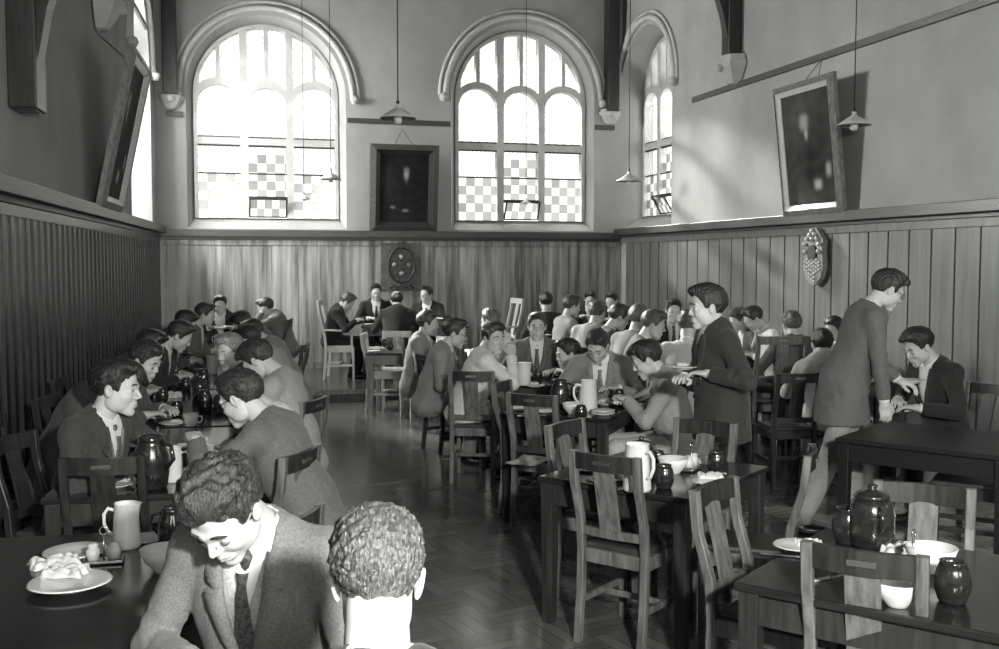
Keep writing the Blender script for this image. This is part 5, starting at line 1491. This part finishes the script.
# right side
man('sunlit man turned left beside the man in the dark hair near the right wall', 736, 308, 11.1, 196, jacket=.12, lean=14, nod=24, hair=.12, style='wave', res=2, skin=PALE, tie=None)
man('dark-haired man in a white shirt looking down near the right wall', 750, 304, 10.55, 186, coat=False, shirt=.85, lean=16, nod=34, hair=.02, res=2, tie=None)
man('broad-backed man in a brown jacket filling the tall armchair', 791, 312, 9.75, 98, jacket=.12, lean=8, nod=10, hair=.08, style='curly', res=1, tie=None)
man('man half hidden behind the stooping one, head against the right panelling', 833, 317, 10.5, 215, coat=False, shirt=.8, lean=12, nod=14, hair=.03, style='curly', res=2, tie=None)
man('black-haired man in a pale jacket seen from behind', 822, 329, 8.35, 82, jacket=.52, lean=12, nod=14, hair=.01, res=1, tie=None, side_lean=-6, trousers=.5)
man('dark-suited man bent to the left at the right edge of the hall', 915, 328, 6.95, 196, jacket=.035, lean=16, nod=26, hair=.012, style='flop', res=1, tie=None, trousers=.03, hands=((.36, .13, .78), (.34, -.12, .80)))

# ================================================================ tableware
def held(kind, px, py, Y, label, rz=0.0, scale=1.0):
    return ware(kind, PY(px, py, Y), label, rz, scale)
# lower left table
wpx('jug', 127, 547, 'white jug standing on the lower left table', rz=0, scale=.86)
wpx('cruet', 104, 563, 'cruet stand with two pots beside the white jug', rz=D2R(15), scale=1.0)
wpx('plate', 76, 556, 'white plate behind the cruet stand on the lower left table')
wpx('plate', 70, 588, 'white plate with a napkin at the lower left corner', scale=1.15)
wpx('napkin', 66, 580, 'crumpled white napkin on the nearest left plate', dz=.02, scale=.8)
wpx('napkin', 55, 565, 'crumpled white napkin at the left edge of the lower left table', rz=.6, scale=.9)
wpx('bowl', 165, 571, 'white bowl on the lower left table beside the young man looking down', scale=1.05)
wpx('crock', 172, 549, 'dark pitcher between the white jug and the young man looking down', scale=.8)
wpx('sideplate', 148, 541, 'small white plate behind the white jug of the lower left table', scale=.9)
wpx('fork', 176, 600, 'fork on the lower left table near the elbow of the young man', rz=D2R(70))
# second table of the left row
wpx('crock', 152, 488, 'large ringed stoneware pitcher behind the dark chair', rz=D2R(160), scale=1.28)
wpx('jug', 173, 481, 'white jug beside the large stoneware pitcher', rz=D2R(180), scale=.86)
wpx('bowl', 80, 484, 'white bowl seen through the left side of the dark chair back', scale=.9)
wpx('sideplate', 116, 487, 'white plate seen through the right side of the dark chair back')
wpx('napkin', 118, 484, 'white napkin on the plate seen through the dark chair back', dz=.018, scale=.7)
wpx('sideplate', 206, 463, 'white plate in front of the man in spectacles')
wpx('cup', 191, 426, 'white cup between the hands of the left row', scale=1.15)
wpx('sideplate', 172, 425, 'white plate at the cuff of the smiling man')
wpx('sideplate', 158, 418, 'white plate behind the arm of the smiling man')
wpx('food', 176, 424, 'bread on the plate at the cuff of the smiling man', dz=.012, scale=.6)
wpx('mug', 177, 416, 'dark beaker beside the white cup of the left row')
wpx('knife', 196, 444, 'knife lying before the man in spectacles', rz=D2R(20))
wpx('napkin', 168, 397, 'large white napkin at the near end of the third left table', scale=1.15)
wpx('mug', 186, 391, 'dark beaker right of the large white napkin')
wpx('jar', 200, 398, 'dark lidded jar beyond the white cup of the left row', scale=.8)
wpx('sideplate', 196, 376, 'white plate under the dark wooden bowl', scale=1.1)
wpx('woodbowl', 197, 374, 'dark wooden bowl standing on a white plate', dz=.015, scale=.8)
wpx('jug', 212, 374, 'white jug beyond the dark wooden bowl', rz=D2R(180), scale=.9)
wpx('mug', 176, 376, 'dark beaker left of the dark wooden bowl')
wpx('sideplate', 186, 355, 'white plate before the dark-suited man of the left row')
wpx('cup', 200, 352, 'white cup right of the plate of the dark-suited man')
wpx('mug', 209, 352, 'dark beaker behind the fair-haired youth')
wpx('jug', 218, 346, 'small white jug far along the left row', scale=.75)
wpx('cup', 230, 336, 'white cup near the far end of the left row', scale=1.1)
wpx('sideplate', 214, 341, 'white plate near the far end of the left row')
# centre table
wpx('jug', 637, 490, 'tall white jug on the empty centre table', rz=D2R(125), scale=1.12)
wpx('jar', 641, 473, 'lidded stoneware jar behind the tall white jug', rz=D2R(30), scale=.85)
wpx('mug', 658, 468, 'dark beaker beside the lidded stoneware jar', scale=.9)
wpx('mug', 664, 488, 'dark beaker standing alone before the white bowl of the centre table', scale=1.1)
wpx('mug', 716, 473, 'dark beaker by the chair facing the viewer', scale=1.1)
wpx('bowl', 673, 473, 'white bowl in the middle of the centre table')
wpx('cruet', 691, 470, 'cruet stand right of the white bowl', rz=D2R(60), scale=1.1)
wpx('sideplate', 709, 484, 'white plate at the right side of the centre table')
wpx('napkin', 710, 480, 'white napkin on the right plate of the centre table', dz=.012, scale=.7)
wpx('napkin', 704, 462, 'white napkin before the chair facing the viewer', scale=.8)
wpx('sideplate', 610, 480, 'white plate seen through the nearest centre chair back')
wpx('food', 612, 479, 'bread on the plate behind the nearest centre chair back', dz=.013, scale=.8)
wpx('fork', 625, 489, 'fork beside the tall white jug of the centre table', rz=D2R(40))
wpx('sideplate', 588, 471, 'small white plate at the left corner of the centre table', scale=.7)
# middle table
wpx('jug', 588, 411, 'white jug on the middle table before the patterned tie', rz=D2R(20), scale=1.15)
wpx('bowl', 573, 414, 'white bowl at the left of the white jug on the middle table')
wpx('mug', 581, 420, 'dark beaker at the front corner of the middle table', scale=1.0)
wpx('mug', 619, 404, 'dark beaker before the man in the pale checked jacket', scale=1.1)
wpx('sideplate', 603, 415, 'stacked white plate on the front edge of the middle table')
wpx('sideplate', 603, 415, 'upper white plate of the stack on the middle table', dz=.018)
wpx('plate', 606, 405, 'white plate of food before the man in the patterned tie', scale=.85)
wpx('food', 605, 404, 'food heaped on the plate of the man in the patterned tie', dz=.014, scale=.8)
wpx('crock', 560, 409, 'tall dark pitcher on the middle table', rz=D2R(180), scale=1.1)
wpx('sideplate', 518, 410, 'white plate seen through the left of the middle chair back')
wpx('sideplate', 546, 413, 'white plate seen through the right of the middle chair back')
wpx('knife', 532, 416, 'knife lying on the middle table behind the chair back', rz=D2R(10))
wpx('paper', 528, 462, 'white folded paper lying on the chair seat', h=.466, rz=D2R(62))
# table behind
wpx('jug', 524, 385, 'white jug before the man in the grey suit', rz=0, scale=1.0)
wpx('mug', 538, 380, 'dark beaker before the man in the grey suit')
wpx('sideplate', 535, 387, 'white plate right of the white jug of the grey-suited man')
wpx('mug', 509, 383, 'dark beaker left of the white jug of the grey-suited man')
wpx('food', 534, 386, 'bread on the plate right of that white jug', dz=.012, scale=.7)
# small table, high table
wpx('sideplate', 374, 352, 'white plate on the small table before the dais')
wpx('napkin', 375, 350, 'white napkin on the plate of the small table', dz=.014, scale=.8)
wpx('mug', 390, 350, 'dark beaker at the right of the small table')
wpx('mug', 385, 347, 'dark beaker at the back of the small table')
wpx('sideplate', 368, 325, 'white plate on the left end of the high table', base=.14)
wpx('mug', 377, 324, 'dark beaker before the smiling man at the high table', base=.14)
wpx('sideplate', 420, 324, 'white plate before the bespectacled man at the high table', base=.14)
# standing men's plates
held('plate', 683, 369, 5.98, 'white plate carried by the standing man in the dark suit', scale=1.0)
held('food', 683, 366, 5.98, 'bread on the plate carried by the standing man', scale=.7)
held('plate', 909, 383, 6.72, 'white plate held out by the stooping man in tweed', scale=1.0)
# lower right table
wpx('mug', 847, 543, 'dark tall beaker beside the lidded jar on the lower right table', scale=1.35)
wpx('jar', 871, 547, 'large lidded jar on the lower right table', rz=D2R(90), scale=1.08)
wpx('plate', 798, 549, 'white plate at the left of the lower right table', scale=.8)
wpx('napkin', 808, 545, 'white napkin beside the left plate of the lower right table', scale=.6)
wpx('bowl', 931, 571, 'white bowl at the right of the lower right table', scale=1.1)
wpx('napkin', 904, 553, 'crumpled white napkin behind the nearest lower right chair', scale=1.0)
wpx('cruet', 913, 566, 'cruet stand beside the white bowl of the lower right table', rz=D2R(40))
wpx('mug', 952, 602, 'dark beaker at the right edge of the lower right table', scale=1.3)
wpx('bowl', 897, 605, 'white bowl seen through the nearest lower right chair back', scale=1.0)
wpx('fork', 778, 556, 'fork at the left edge of the lower right table', rz=D2R(-20), scale=1.2)
wpx('knife', 832, 578, 'knife lying behind the nearest lower right chair', rz=D2R(30))
# crowd tables
wpx('cup', 668, 352, 'white cup on the crowd table by the white-shirted man', scale=1.0)
ware('plate', on(MR, .3, .3), 'white plate before the black-haired man in the pale jacket', scale=.9)
ware('sideplate', on(M1, .3, .5), 'white plate on the crowd table', scale=1.0)

left_items = [
 ('mug', 163, 402, 'dark beaker left of the large napkin by the wall', 1.0), ('fork', 158, 430, 'fork lying by the cuff of the smiling man', 1.0),
 ('sideplate', 140, 447, 'white plate under the near hand of the smiling man', .9), ('knife', 215, 455, 'knife by the near plate of the man in spectacles', 1.0),
 ('crock', 205, 412, 'dark pitcher beyond the fingers of the man in spectacles', .8),
 ('sideplate', 172, 384, 'white plate before the man with the lit face', 1.0), ('food', 172, 383, 'bread before the man with the lit face', .7),
 ('mug', 185, 380, 'dark beaker left of the white jug on the third left table', .9), ('crock', 204, 386, 'dark pitcher before the white jug on the third left table', .75),
 ('jar', 187, 366, 'dark jar on the third left table beyond the wooden bowl', .7), ('cup', 175, 361, 'white cup before the half hidden man by the wall', 1.0),
 ('mug', 196, 346, 'dark beaker on the fourth left table', 1.0), ('crock', 207, 345, 'dark pitcher on the fourth left table', .8),
 ('cup', 218, 336, 'white cup on the farthest left table', 1.0), ('jug', 225, 332, 'white jug on the farthest left table', .8), ('mug', 213, 333, 'dark beaker on the farthest left table', 1.0),
 ('fork', 600, 484, 'fork lying left of the bread on the centre table', 1.0), ('knife', 727, 475, 'knife at the right edge of the centre table', 1.0)]
for k, px, py, lab, sc in left_items: wpx(k, px, py, lab, rz=px * .37, scale=sc)
